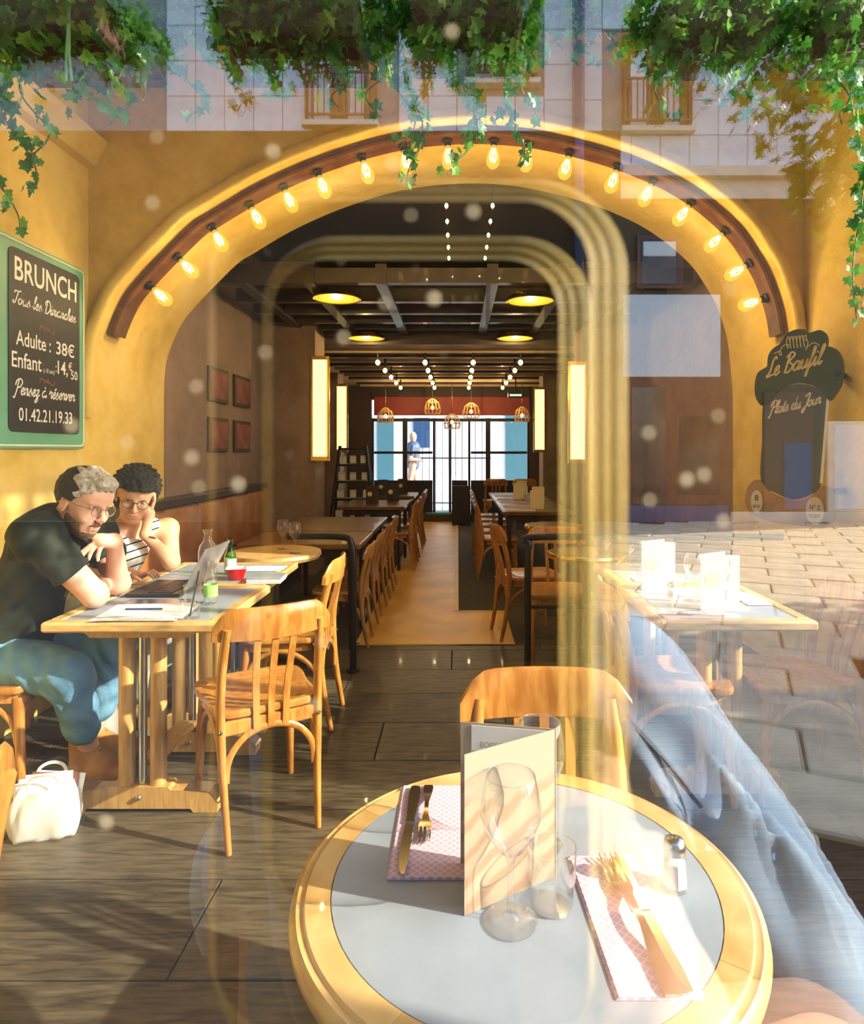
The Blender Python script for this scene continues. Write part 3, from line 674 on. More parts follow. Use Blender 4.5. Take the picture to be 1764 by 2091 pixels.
# ------------------------------------------------------------------ tables with trestle legs
def trestle_table(label, x0, x1, y0, y1, feet, group='square bistro tables', z=.73):
    t = thing('bistro_table', label, 'table', ((x0 + x1) / 2, (y0 + y1) / 2, 0), 0, group); w, d = x1 - x0, y1 - y0; e = .055
    MB().box((0, 0, z - .012), (w - 2 * e, d - 2 * e, .02), ch=.001).obj('top_inset', 'laminate', t, False)
    for (cx, cy, sx, sy) in ((0, -d / 2 + e / 2, w, e), (0, d / 2 - e / 2, w, e), (-w / 2 + e / 2, 0, e, d - 2 * e), (w / 2 - e / 2, 0, e, d - 2 * e)):
        MB().box((cx, cy, z - .018), (sx - .001, sy - .001, .038), ch=.008).obj('edge_board', 'oak_flat', t, True, 30)
    MB().box((0, 0, z - .032), (w - .1, d - .1, .012)).obj('underside', 'oak', t, False)
    for fy in feet:
        fy -= (y0 + y1) / 2
        out = [(-w / 2 + .10, 0), (-w / 2 + .14, -.035), (w / 2 - .14, -.035), (w / 2 - .10, 0)]
        MB().prism([(a, b + z - .04) for a, b in out], fy - .03, fy + .03, Matrix(((1, 0, 0, 0), (0, 0, 1, 0), (0, 1, 0, 0), (0, 0, 0, 1)))).obj('bearer', 'oak', t, False)
        for s in (-1, 1): MB().cyl((s * .06, fy, .085), (s * .06, fy, z - .074), .030, n=16).obj('post', 'oak', t)
        MB().cyl((0, fy - .0, .085), (0, fy, z - .074), .016, n=12).obj('steel_tube', 'steel', t)
        h = w / 2 - .03
        o = [(-h + .09, .0), (-h + .0, .0), (-h - .005, .04), (-h + .03, .075), (-h + .12, .083), (-.12, .083), (-.11, .095), (.11, .095), (.12, .083), (h - .12, .083), (h - .03, .075), (h + .005, .04), (h, 0), (h - .09, 0), (h - .10, .014), (-h + .10, .014)]
        MB().prism(o, fy - .035, fy + .035, Matrix(((1, 0, 0, 0), (0, 0, 1, 0), (0, 1, 0, 0), (0, 0, 0, 1)))).obj('foot_bar', 'oak', t, False)
        for s in (-1, 1):
            q = [(s * (h + .008), .035), (s * (h - .028), .079), (s * (h - .12), .087), (s * (h - .12), .084), (s * (h - .03), .0755), (s * (h + .004), .035)]
            MB().prism(q if s > 0 else q[::-1], fy - .036, fy + .036, Matrix(((1, 0, 0, 0), (0, 0, 1, 0), (0, 1, 0, 0), (0, 0, 0, 1)))).obj('steel_cap', 'steel', t, False)
        MB().lathe([(0, .012), (.008, .010), (.011, 0)], 10).obj('bolt', 'steel', t).matrix_basis = Matrix.Translation((0, fy - .035, .055)) @ Matrix.Rotation(PI / 2, 4, 'X')
    if len(feet) == 2: MB().box((0, (feet[0] + feet[1]) / 2 - (y0 + y1) / 2, .15), (.085, feet[1] - feet[0] - .09, .022), ch=.003).obj('stretcher', 'oak', t, False)
    return t
trestle_table('oak-edged table with blue-grey top the couple lean on, nearest on the left', -1.526, -.875, 2.337, 3.0, (2.445, 2.90))
trestle_table('oak-edged table with a red bowl and laptop, second on the left', -1.55, -.90, 3.01, 3.62, (3.12, 3.5))
trestle_table('oak-edged table with white menu cards on the right, nearest of the two', .745, 1.33, 2.36, 3.02, (2.55,))
trestle_table('oak-edged table on the right behind the one with menu cards', .76, 1.33, 3.03, 3.6, (3.3,))
for (n_, x0, x1, y0, y1) in [('first left table behind the railing', -1.5, -.66, 4.33, 4.98), ('second left table behind the railing', -1.5, -.67, 5.02, 6.1), ('left table with dark menus before the ladder shelf', -1.35, -.6, 7.2, 8.2), ('left table with dark menus near the far windows', -1.35, -.6, 8.85, 9.7),
                        ('long right table in the hall, front half', .46, 1.2, 6.6, 8.0), ('long right table in the hall, back half', .46, 1.2, 8.05, 9.6)]:
    t = thing('hall_table', 'dark wooden ' + n_, 'table', ((x0 + x1) / 2, (y0 + y1) / 2, 0), 0, 'dark tables in the hall')
    w, d = x1 - x0, y1 - y0
    MB().box((0, 0, .71), (w, d, .04), ch=.006).obj('tabletop', 'strip_wood', t, True)
    MB().box((0, 0, .66), (w - .12, d - .12, .06)).obj('apron', 'dark_wood', t, False)
    for a in (-1, 1):
        for b in (-1, 1): MB().cyl((a * (w / 2 - .07), b * (d / 2 - .07), 0), (a * (w / 2 - .07), b * (d / 2 - .07), .67), .02, .028, 8).obj('leg', 'dark_wood', t)
def brass_round(label, x, y, r, z=.73):
    t = thing('round_cafe_table', label, 'table', (x, y, 0), 0, 'small brass-edged round tables')
    MB().lathe([(0, z - .03), (r, z - .03), (r + .006, z - .015), (r, z), (r - .01, z + .001)], 40).obj('brass_edge', 'brass', t)
    MB().lathe([(0, z), (r - .008, z)], 40).obj('tabletop', 'strip_wood', t)
    MB().cyl((0, 0, .02), (0, 0, z - .03), .025, n=12).obj('column', 'black_metal', t)
    MB().lathe([(0, .03), (.05, .03), (r * .7, .012), (r * .72, 0), (0, 0)], 24).obj('base', 'black_metal', t)
brass_round('small brass-edged round table just behind the right railing', .80, 3.98, .24)
brass_round('small brass-edged round table farther back on the right of the hall', .82, 5.45, .25)
t = thing('round_cafe_table', 'wooden round table with a wine glass behind the second left table', 'table', (-1.14, 4.0, 0), 0, 'round wooden tables')
MB().lathe([(0, .69), (.27, .69), (.285, .71), (.28, .73), (0, .731)], 40).obj('tabletop', 'oak_flat', t); MB().cyl((0, 0, .02), (0, 0, .69), .03, n=12).obj('column', 'dark_wood', t); MB().lathe([(0, .03), (.05, .03), (.19, .012), (.2, 0), (0, 0)], 24).obj('base', 'dark_wood', t)
# ------------------------------------------------------------------ the round table at the window
TC, TR, TI, TZ = Vector((.094, .949, 0)), .334, .277, .73
rt = thing('round_cafe_table', 'round table with oak rim and blue-grey top, nearest to the window', 'table', TC, 0, 'round wooden tables')
MB().lathe([(0, TZ - .02), (TI - .001, TZ - .02), (TI - .001, TZ), (0, TZ)], 72).obj('top_inset', 'laminate', rt)
prof = [(TI + .0006, TZ - .03), (TI + .0006, TZ + .0005), (TR - .022, TZ + .0008), (TR - .019, TZ - .003), (TR - .014, TZ - .0035), (TR - .010, TZ - .002), (TR - .002, TZ - .008), (TR, TZ - .017), (TR - .002, TZ - .027), (TR - .012, TZ - .034), (TI + .002, TZ - .034), (TI + .0006, TZ - .03)]
for k in range(8):
    a0 = 2 * PI * k / 8 + .19; MB().lathe(prof, 12, (0, 0, 0), a0 + .0012, a0 + 2 * PI / 8 - .0012).obj('rim_segment', 'oak_flat', rt, True, 45)
MB().cyl((0, 0, .05), (0, 0, TZ - .03), .032, n=18).obj('column', 'black_metal', rt)
MB().lathe([(0, .05), (.04, .05), (.06, .03), (.19, .015), (.2, 0), (0, 0)], 32).obj('base', 'black_metal', rt)
MB().lathe([(0, TZ - .05), (.12, TZ - .05), (.12, TZ - .035), (0, TZ - .035)], 24).obj('top_plate', 'black_metal', rt)
# ------------------------------------------------------------------ tableware
def napkin_mat(name, col, line):
    m, n, l, b = nodes_of(name); b.inputs['Roughness'].default_value = .85
    tc = n.new('ShaderNodeTexCoord'); outs = []
    for ang in (PI / 4, -PI / 4):
        mp = n.new('ShaderNodeMapping'); mp.inputs['Rotation'].default_value = (0, 0, ang); l.new(tc.outputs['Object'], mp.inputs['Vector'])
        w = n.new('ShaderNodeTexWave'); w.inputs['Scale'].default_value = 33; l.new(mp.outputs[0], w.inputs['Vector'])
        g = n.new('ShaderNodeMath'); g.operation = 'GREATER_THAN'; g.inputs[1].default_value = .90; l.new(w.outputs['Fac'], g.inputs[0]); outs.append(g)
    mx = n.new('ShaderNodeMath'); mx.operation = 'MAXIMUM'; l.new(outs[0].outputs[0], mx.inputs[0]); l.new(outs[1].outputs[0], mx.inputs[1])
    c = n.new('ShaderNodeMix'); c.data_type = 'RGBA'; c.inputs[6].default_value = (*col, 1); c.inputs[7].default_value = (*line, 1)
    l.new(mx.outputs[0], c.inputs[0]); l.new(c.outputs[2], b.inputs['Base Color'])
napkin_mat('napkin', (.62, .44, .56), (.80, .66, .74))
def napkin(label, c, w, d, skew=0.0, rot=0.0):
    o = [(-w / 2, -d / 2), (w / 2, -d / 2), (w / 2 + skew, d / 2), (-w / 2 + skew, d / 2)]
    t = thing('napkin', label, 'napkin', (c[0], c[1], c[2] + .0006), rot, 'folded paper napkins')
    for k in range(3): MB().prism([(x * (1 - .004 * k) + .0015 * k, y * (1 - .003 * k)) for x, y in o], .0012 * k, .0012 * k + .001).obj('fold', 'napkin', t, False)
    return t
def knife_mesh():
    hnd = MB(); P = [(0, -.115), (.008, -.113), (.0105, -.09), (.009, -.05), (.0065, -.012), (.0075, 0)]
    o = [(x, y) for x, y in P] + [(-x, y) for x, y in P[::-1]]
    hnd.prism(o[:-1] if o[0] == o[-1] else o, .0008, .0058)
    bl = MB(); o = [(-.0065, .0), (.0065, .0), (.0085, .03), (.009, .08), (.006, .118), (.001, .131), (-.004, .131), (-.0065, .10)]; bl.prism(o, .0022, .0040)
    return hnd.mesh('handle'), bl.mesh('blade')
def fork_mesh():
    L, W, N = [-.10, -.09, -.06, -.02, .01, .03], [.0085, .0105, .0080, .0042, .0040, .0065], 6
    sec = list(zip(L, W)) + [(.042, .0115), (.055, .0125)]
    hz = lambda y: .0014 + .010 * math.exp(-((y + .005) / .04) ** 2)
    mb = MB()
    for (y, w) in sec:
        z = hz(y) if y < .05 else .0035; mb.v += [(-w, y, z), (w, y, z), (w, y, z + .0022), (-w, y, z + .0022)]
    for i in range(len(sec) - 1):
        b = 4 * i
        for k in range(4): mb.f.append((b + k, b + (k + 1) % 4, b + 4 + (k + 1) % 4, b + 4 + k))
    mb.f += [(3, 2, 1, 0), tuple(4 * (len(sec) - 1) + k for k in range(4))]
    tn = []
    for k in range(4):
        x = -.0106 + k * .0071; m = MB(); P = [(x, .054, .0045), (x, .07, .0032), (x, .088, .0042), (x * .97, .104, .0085)]
        m.tube(P, [.0021, .0019, .0017, .0009], 6); tn.append(m.mesh('tine', True))
    return mb.mesh('handle', True, 50), tn
KH, KB = knife_mesh(); FH, FT = fork_mesh()
def knife(label, c, rot, s=1.0, group='knives'):
    t = thing('table_knife', label, 'knife', c, rot, group); t.scale = (s,) * 3
    O('handle', KH, 'cutlery', t); O('blade', KB, 'cutlery', t); return t
def fork(label, c, rot, s=1.0, group='forks'):
    t = thing('table_fork', label, 'fork', c, rot, group); t.scale = (s,) * 3
    O('handle', FH, 'cutlery', t)
    for m in FT: O('tine', m, 'cutlery', t)
    return t
Nz = TZ + .0042
napkin('lilac paper napkin under the left knife and fork on the round table', (-.047, 1.07, TZ), .115, .26)
knife('table knife on the left napkin of the round table', (-.080, 1.073, Nz), PI - .02, 1.0)
fork('table fork on the left napkin of the round table', (-.0545, 1.107, Nz), PI, .88)
napkin('pink sunlit paper napkin near the right edge of the round table', (.231, .863, TZ), .10, .258, -.012)
fork('table fork with tines up on the right napkin of the round table', (.238, .855, Nz), math.radians(4.5), 1.22)
knife('table knife beside the fork on the right napkin of the round table', (.2535, .868, Nz), PI + math.radians(6), 1.0)
def lathe_glass(prof, n=36): return MB().lathe(prof, n)
wine_p = [(0, 0.0), (.035, .0), (.0365, .002), (.034, .0035), (.012, .007), (.0055, .016), (.0042, .04), (.0045, .075), (.007, .088), (.018, .098), (.032, .118), (.0405, .142), (.0405, .155), (.037, .175), (.0325, .196)]
wine_in = [(.0318, .196), (.0362, .175), (.0397, .155), (.0397, .142), (.031, .119), (.016, .100), (0, .096)]
def wine_glass(label, c, s=1.0):
    t = thing('wine_glass', label, 'glass', (c[0], c[1], c[2] + .0006), 0, 'wine glasses'); t.scale = (s,) * 3
    k = 8
    MB().lathe(wine_p[7:] + [(.0318, .1965), (.0316, .194)], 40).obj('bowl', 'clear_glass', t, True, 80)
    MB().lathe(wine_p[4:8], 20).obj('stem', 'clear_glass', t, True, 80)
    MB().lathe(wine_p[:5], 40).obj('foot', 'clear_glass', t, True, 40)
    MB().tube([(.0322 * math.cos(2 * PI * q / 40), .0322 * math.sin(2 * PI * q / 40), .196) for q in range(40)], .0007, 6, closed=True).obj('rim', 'clear_glass', t)
    return t
def tumbler(label, c, r=.034, h=.082):
    t = thing('tumbler', label, 'glass', (c[0], c[1], c[2] + .0006), 0, 'water tumblers')
    MB().lathe([(0, .0), (r * .80, 0), (r * .86, .006), (r * .86, h * .42), (r * .95, h * .47), (r, h), (r - .0022, h), (r - .0024, h - .004)], 36).obj('glass_body', 'clear_glass', t, True, 50)
    MB().lathe([(0, .0005), (r * .8, .0005), (r * .8, .009), (0, .0095)], 32).obj('thick_base', 'clear_glass', t, True, 50)
    MB().tube([((r - .001) * math.cos(2 * PI * q / 40), (r - .001) * math.sin(2 * PI * q / 40), h) for q in range(40)], .0011, 6, closed=True).obj('rim', 'clear_glass', t)
    return t
wine_glass('wine glass in front of the menu card on the round table', (.0705, .857, TZ))
wine_glass('wine glass half hidden behind the menu card on the round table', (.131, 1.025, TZ))
tumbler('water tumbler beside the wine glass on the round table', (.130, .888, TZ))
def salt(label, c, s=1.0):
    t = thing('salt_shaker', label, 'salt shaker', (c[0], c[1], c[2] + .0006), 0, 'salt shakers'); t.scale = (s,) * 3
    MB().lathe([(0, 0), (.0195, 0), (.0205, .004), (.0165, .040), (.0150, .052), (.0135, .052), (.014, .04), (.017, .006), (0, .005)], 8).obj('glass_jar', 'clear_glass', t, False)
    MB().lathe([(0, .006), (.0180, .006), (.0152, .038), (0, .040)], 8).obj('salt', 'white_paint', t, False)
    MB().lathe([(.0152, .050), (.0160, .051), (.0156, .054), (.0162, .056), (.0156, .059), (.0158, .062), (.013, .069), (.006, .0715), (0, .072)], 20).obj('cap', 'steel', t, True, 60)
    for k in range(7):
        a = 2 * PI * k / 6; r = 0 if k == 6 else .006
        MB().cyl((r * math.cos(a), r * math.sin(a), .0705), (r * math.cos(a), r * math.sin(a), .0722), .0011, n=6).obj('hole', 'ink', t, False)
salt('glass salt shaker with steel cap on the right of the round table', (.312, .925, TZ))
# menu card on the round table
def card_mat():
    m, n, l, b = nodes_of('menu_cover'); b.inputs['Roughness'].default_value = .45
    tc = n.new('ShaderNodeTexCoord'); mp = n.new('ShaderNodeMapping'); mp.inputs['Rotation'].default_value = (0, .5, 0); l.new(tc.outputs['Object'], mp.inputs['Vector'])
    w = n.new('ShaderNodeTexWave'); w.inputs['Scale'].default_value = 9; w.inputs['Distortion'].default_value = 6; w.inputs['Detail'].default_value = 3; w.bands_direction = 'Z'
    l.new(mp.outputs[0], w.inputs['Vector'])
    cr = n.new('ShaderNodeValToRGB'); e = cr.color_ramp.elements; e[0].position = .12; e[0].color = (.42, .28, .19, 1); e[1].position = .6; e[1].color = (.54, .40, .29, 1); l.new(w.outputs['Fac'], cr.inputs['Fac'])
    sp = n.new('ShaderNodeSeparateXYZ'); l.new(tc.outputs['Object'], sp.inputs[0])
    rp = n.new('ShaderNodeMapRange'); rp.inputs[1].default_value = .135; rp.inputs[2].default_value = .17; l.new(sp.outputs['Z'], rp.inputs[0])
    mx = n.new('ShaderNodeMix'); mx.data_type = 'RGBA'; mx.inputs[7].default_value = (.46, .38, .30, 1); l.new(rp.outputs[0], mx.inputs[0]); l.new(cr.outputs['Color'], mx.inputs[6]); l.new(mx.outputs[2], b.inputs['Base Color'])
card_mat()
def panel_between(a, b, h, th=.0012):
    d = (b - a); L = d.length; d.normalize(); M = Matrix(((d.x, -d.y, 0, a.x), (d.y, d.x, 0, a.y), (0, 0, 1, a.z), (0, 0, 0, 1)))
    return MB().box((L / 2, 0, h / 2), (L, th, h)), M, L
mc = thing('menu_card', 'tan menu card standing open on the round table', 'menu', (0, 0, 0), 0, 'menu cards')
A, B, C_ = Vector((.0086, .868, TZ + .0006)), Vector((.144, .948, TZ + .0006)), Vector((.004, .974, TZ + .0006))
p, M, L = panel_between(A, B, .218); o = p.obj('front_cover', 'menu_cover', mc, False); o.matrix_basis = M
p, M2, L2 = panel_between(C_, B, .218); o = p.obj('back_cover', 'menu_cover', mc, False); o.matrix_basis = M2
pg = MB().box((L2 / 2 + .006, -.0012, .112), (L2 - .022, .0008, .205)).obj('page', 'paper', mc, False); pg.matrix_basis = M2
def place_text(me, name, m_, parent, M, x, y, dy): 
    o = O(name, me, m_, parent); o.matrix_basis = M @ Matrix.Translation((x, dy, y)) @ Matrix.Rotation(PI / 2, 4, 'X'); return o
place_text(fit_text('BOISSONS FRAICHES', 0, .10, 0, .009), 'heading', mat('grey_ink', (.35, .36, .4), .6), mc, M2, .030, .182, -.0020)
for i, s in enumerate(('Coca-Cola, Coca Zero, Orangina,', 'Perrier, Badoit, Limonade,', 'Vittel, Jus de fruits')):
    place_text(fit_text(s, 0, .10 - .015 * i, 0, .0062), 'menu_line', 'ink', mc, M2, .018, .171 - .0095 * i, -.0020)
MB().cyl(B + Vector((0, 0, .0)), B + Vector((0, 0, .218)), .0016, n=6).obj('spine', 'menu_cover', mc)
# right-hand table ware
def white_menu(label, c, rot, h=.22, group='menu cards', m_='paper'):
    t = thing('menu_card', label, 'menu', (c[0], c[1], c[2] + .0006), rot, group)
    MB().box((0, 0, h / 2), (.145, .002, h)).obj('front_cover', m_, t, False)
    q = MB().box((0, 0, h / 2), (.145, .002, h)).obj('back_cover', m_, t, False); q.matrix_basis = Matrix.Translation((-.0725, 0, 0)) @ Matrix.Rotation(math.radians(38), 4, 'Z') @ Matrix.Translation((.0725, .002, 0))
    MB().lathe([(0, 0), (.028, 0)], 20).obj('emblem', 'cream_paint', t, False).matrix_basis = Matrix.Translation((-.03, -.0016, h * .55)) @ Matrix.Rotation(PI / 2, 4, 'X')
    return t
TZ2 = .73
white_menu('white menu card at the front of the right-hand table', (1.03, 2.52, TZ2), math.radians(-8))
white_menu('white menu card farther back on the right-hand table', (.90, 2.88, TZ2), math.radians(-8))
wine_glass('wine glass between the two white menu cards on the right', (.985, 2.68, TZ2), 1.0)
wine_glass('wine glass at the back of the right-hand table', (.82, 2.93, TZ2), 1.0)
salt('salt shaker near the menu cards on the right-hand table', (.90, 2.70, TZ2), 1.1)
napkin('paper napkin with cutlery at the near edge of the right-hand table', (.90, 2.45, TZ2), .26, .10)
fork('table fork on the napkin of the right-hand table', (.90, 2.46, TZ2 + .0042), math.radians(75)); knife('table knife on the napkin of the right-hand table', (.89, 2.435, TZ2 + .0042), math.radians(82))
napkin('paper napkin at the near edge of the back right table', (.98, 3.12, TZ2), .26, .10)
napkin('paper napkin on the wall side of the right-hand table', (1.23, 2.72, TZ2), .10, .22)
for i, (x, y) in enumerate([(-1.0, 7.5), (-.8, 7.9), (-1.05, 9.0), (-.8, 9.3)]):
    white_menu('dark menu card with pale emblem on the far left tables, %s' % ordn[i], (x, y, .73), .1 * i, .22, 'dark menu cards', 'dark_wood')
for i, (x, y) in enumerate([(.85, 6.9), (.95, 7.6), (.8, 8.4), (.9, 9.1)]):
    white_menu('tan menu card on the long right table in the hall, %s' % ordn[i], (x, y, .73), -.15, .2, 'tan menu cards in the hall', 'cream_paint')
for i, y in enumerate((6.75, 7.2, 7.8, 8.3, 8.9)): napkin('white place setting on the long right table, %s from the front' % ordn[i], (.66, y, .73), .3, .22)
# ------------------------------------------------------------------ things on the couple's tables
Z = .73
nb = thing('notebook', 'spiral notebook with loose white sheets near the edge of the couple\'s table', 'notebook', (-1.19, 2.455, Z + .0006), math.radians(6), 'papers on the left tables')
for k in range(7):
    a = random.uniform(-.10, .10); MB().box((random.uniform(-.02, .02), random.uniform(-.01, .03), .001 + .0022 * k), (.30, .19, .0012), Matrix.Rotation(a, 4, 'Z')).obj('sheet', 'paper', nb, False)
m = MB()
for k in range(26): m.tube([(-.145 + .0115 * k + .003 * math.cos(q), -.098, .009 + .007 * math.sin(q)) for q in [i * PI / 3 for i in range(6)]], .0008, 4, closed=True)
m.obj('spiral', 'steel', nb)
tag(MB().tube([(-1.28, 2.47, Z + .0195), (-1.14, 2.475, Z + .0195)], [.004, .0035], 8).obj('pen', mat('pen_blue', (.02, .05, .16), .3), None), 'dark blue pen lying on the white sheets', 'pen')
lp = thing('laptop', 'black open laptop in front of the couple, screen turned to them', 'laptop', (-1.31, 2.90, Z + .0006), 0)
MB().box((0, 0, .008), (.24, .30, .016), ch=.004).obj('base', mat('laptop_black', (.018, .018, .016), .35), lp, True)
kb = MB()
for i in range(5):
    for j in range(11): kb.box((.07 - .022 * i, -.122 + .0245 * j, .0175), (.018, .020, .003))
kb.obj('keyboard', 'black_metal', lp, False)
li = MB().box((0, 0, .115), (.006, .30, .20), ch=.002).obj('lid', mat('lid_grey', (.30, .31, .34), .35, metal=.6), lp, True); li.matrix_basis = Matrix.Translation((.125, 0, .014)) @ Matrix.Rotation(math.radians(28), 4, 'Y')
sn = MB().box((-.0036, 0, .102), (.0006, .27, .17)).obj('screen', mat('screen', (.02, .02, .03), .15, emit=(.5, .6, .7), estr=.25), lp, False); sn.matrix_basis = li.matrix_basis
ph = thing('tablet', 'dark tablet lying between laptop and papers', 'tablet', (-1.24, 2.64, Z + .0006), .05)
MB().box((0, 0, .004), (.25, .10, .008), ch=.002).obj('body', 'laptop_black', ph, True); MB().box((0, 0, .0083), (.235, .088, .0006)).obj('screen', mat('tablet_blue', (.02, .05, .13), .1), ph, False)
def bottle(name, label, c, prof, m_, lab=None, group='bottles on the left tables'):
    t = thing(name, label, 'bottle', (c[0], c[1], c[2] + .0006), 0, group)
    MB().lathe(prof, 28).obj('glass_body', m_, t, True, 50)
    if lab: MB().lathe([(lab[0], lab[1]), (lab[0], lab[2])], 28).obj('paper_label', lab[3], t)
    return t
mat('label_green', (.25, .62, .15), .5); mat('label_white', (.85, .88, .8), .5)
bottle('small_bottle', 'small clear bottle with a green label beside the drinking glasses', onz(430, 1232, Z), [(0, 0), (.026, 0), (.028, .006), (.028, .085), (.024, .105), (.013, .135), (.012, .165), (.014, .168), (.014, .175), (.012, .175)], 'clear_glass', (.0286, .03, .078, 'label_green'))
bottle('carafe', 'tall clear glass carafe behind the laptop', onz(424, 1180, Z), [(0, 0), (.042, 0), (.045, .008), (.045, .13), (.038, .16), (.02, .185), (.017, .215), (.022, .235), (.026, .24)], 'clear_glass')
bottle('small_bottle', 'small green bottle behind the laptop lid', onz(470, 1172, Z), [(0, 0), (.028, 0), (.03, .006), (.03, .09), (.022, .115), (.013, .14), (.012, .17), (.014, .172), (.014, .18), (.012, .18)], 'green_glass', (.0306, .03, .08, 'label_white'))
g = thing('highball_glass', 'tall ribbed drinking glass with a dark straw', 'glass', onz(393, 1262, Z) + Vector((0, 0, .0006)), 0)
m = MB(); n = 40; P = [(.026, 0), (.0285, .06), (.032, .13)]
for (r, z) in P: m.v += [((r + .0009 * math.cos(10 * 2 * PI * k / n)) * math.cos(2 * PI * k / n), (r + .0009 * math.cos(10 * 2 * PI * k / n)) * math.sin(2 * PI * k / n), z) for k in range(n)]
for r in range(2):
    for k in range(n): m.f.append((r * n + k, r * n + (k + 1) % n, (r + 1) * n + (k + 1) % n, (r + 1) * n + k))
m.f.append(tuple(range(n))[::-1]); m.obj('glass_body', 'clear_glass', g, True, 60); MB().tube([(-.01, 0, .006), (.022, .004, .175)], .003, 6).obj('straw', 'black_metal', g)
tumbler('small tumbler among the papers on the couple\'s table', onz(381, 1255, Z), .03, .062)
b = thing('red_bowl', 'small square red bowl with a white inside', 'bowl', onz(480, 1184, Z) + Vector((0, .02, .0006)), .25)
V = []; 
def sq(h, z, r): return [(h * a, h * c, z) for a, c in ((-1, -1 + r), (-1 + r, -1), (1 - r, -1), (1, -1 + r), (1, 1 - r), (1 - r, 1), (-1 + r, 1), (-1, 1 - r))]
L = sq(.032, 0, .3) + sq(.042, .03, .25) + sq(.05, .055, .25); m = MB().add(L, [tuple(range(8))[::-1]] + [(r * 8 + k, r * 8 + (k + 1) % 8, r * 8 + 8 + (k + 1) % 8, r * 8 + 8 + k) for r in range(2) for k in range(8)]); m.obj('outside', mat('red_glaze', (.62, .012, .012), .2, coat=.5), b, True, 50)
L = sq(.05, .055, .25) + sq(.046, .0555, .25) + sq(.039, .03, .25) + sq(.03, .006, .3); MB().add(L, [(r * 8 + k, r * 8 + (k + 1) % 8, r * 8 + 8 + (k + 1) % 8, r * 8 + 8 + k) for r in range(3) for k in range(8)] + [tuple(range(24, 32))]).obj('inside', 'white_paint', b, True, 50)
bk = thing('notepad', 'stack of booklets with a white oval on the second left table', 'booklet', onz(540, 1190, Z) + Vector((0, .03, .0006)), .05, 'papers on the left tables')
for k, mm in enumerate(('paper', 'paper', 'paper', 'laminate')): MB().box((.004 * (k % 2), 0, .004 + .007 * k), (.16, .13, .006), ch=.001).obj('booklet', mm, bk, False)
MB().lathe([(0, .0255), (.035, .0255)], 20).obj('oval_mark', 'white_paint', bk)
tag(MB().box((-1.03, 3.42, Z + .0014), (.21, .15, .0012), Matrix.Identity(4)).obj('paper_sheet', 'paper', None, False), 'white sheet lying at the back of the second left table', 'paper', 'papers on the left tables')
wine_glass('wine glass on the wooden round table behind the left tables', (-1.0, 3.93, .731), .95)
wine_glass('wine glass farther left on the wooden round table', (-1.12, 4.10, .731), .95)
# ------------------------------------------------------------------ bags
def cloth_bag(name, label, c, w, d, h, rot, seed):
    rs = np.random.RandomState(seed); t = thing(name, label, 'bag', c, rot, 'white bags on the floor'); n, mrows = 36, 12; mb = MB()
    ph_ = rs.rand(4) * 6
    for j in range(mrows + 1):
        z = h * j / mrows
        for k in range(n):
            a = 2 * PI * k / n; sx = abs(math.cos(a)) ** .6 * (1 if math.cos(a) > 0 else -1); sy = abs(math.sin(a)) ** .6 * (1 if math.sin(a) > 0 else -1)
            bulge = 1 + .12 * math.sin(PI * min(1, j / mrows * 1.1)) - .18 * (j / mrows) ** 2
            f = .07 * math.sin(3 * a + ph_[0] + z * 9) + .045 * math.sin(7 * a + ph_[1] - z * 22) + .03 * math.sin(11 * a + ph_[2] + z * 30)
            mb.v.append((w / 2 * sx * (bulge + f), d / 2 * sy * (bulge + f), z + (.03 * h * math.sin(2 * a + ph_[3]) * 3 if j == mrows else .02 * h * math.sin(5 * a + ph_[2]) * j / mrows)))
    for j in range(mrows):
        for k in range(n): mb.f.append((j * n + k, j * n + (k + 1) % n, (j + 1) * n + (k + 1) % n, (j + 1) * n + k))
    mb.f.append(tuple(range(n))[::-1]); mb.obj('fabric', mat('bag_white_%d' % seed, (.84, .84, .82), .6, var=.06, scale=12, trans=.25), t, True, 80)
    return t
bg = cloth_bag('tote_bag', 'white carrier bag with folded papers on the floor beside the table foot', (-1.47, 2.30, 0), .20, .15, .17, .25, 3)
for k in range(5):
    o = MB().box((0, 0, .07), (.15, .004, .16)).obj('folded_paper', ['paper', 'label_white', 'paper', 'flourish', 'paper'][k], bg, False); o.matrix_basis = Matrix.Translation((-.01 + .006 * k, -.045 + .02 * k, .05)) @ Matrix.Rotation(-.35 + .12 * k, 4, 'X') @ Matrix.Rotation(.1 * k - .2, 4, 'Y')
for s in (-.035, .035): MB().tube(catmull([(-.055, s, .15), (-.04, s * 1.2, .205), (0, s * 1.4, .22), (.04, s * 1.2, .205), (.055, s, .15)], 4), .006, 8, flat=.4).obj('handle', 'bag_white_3', bg)
cloth_bag('plastic_bag', 'white bag on the floor behind the table posts', (-1.62, 3.0, 0), .17, .16, .2, .6, 8)
# ------------------------------------------------------------------ railings at the edge of the hall
def railing(label, P, posts):
    t = thing('tube_railing', label, 'railing', (0, 0, 0), 0, 'black tube railings')
    MB().tube(catmull(P, 5), .021, 10).obj('top_tube', 'black_metal', t)
    for (x, y) in posts: MB().cyl((x, y, 0), (x, y, .012), .04, n=14).obj('floor_flange', 'black_metal', t)
    MB().cyl((P[2][0], P[2][1], .42), (P[-1][0], P[-1][1], .42), .012, n=8).obj('mid_tube', 'black_metal', t)
railing('black steel tube railing left of the aisle', [(-.645, 3.95, 0), (-.645, 3.95, .60), (-.655, 3.95, .78), (-.72, 3.95, .83), (-1.05, 3.95, .83)], [(-.645, 3.95)])
railing('black steel tube railing right of the aisle', [(.42, 3.86, 0), (.42, 3.86, .62), (.43, 3.86, .79), (.49, 3.86, .84), (1.5, 3.86, .84), (1.95, 3.86, .84)], [(.42, 3.86)])
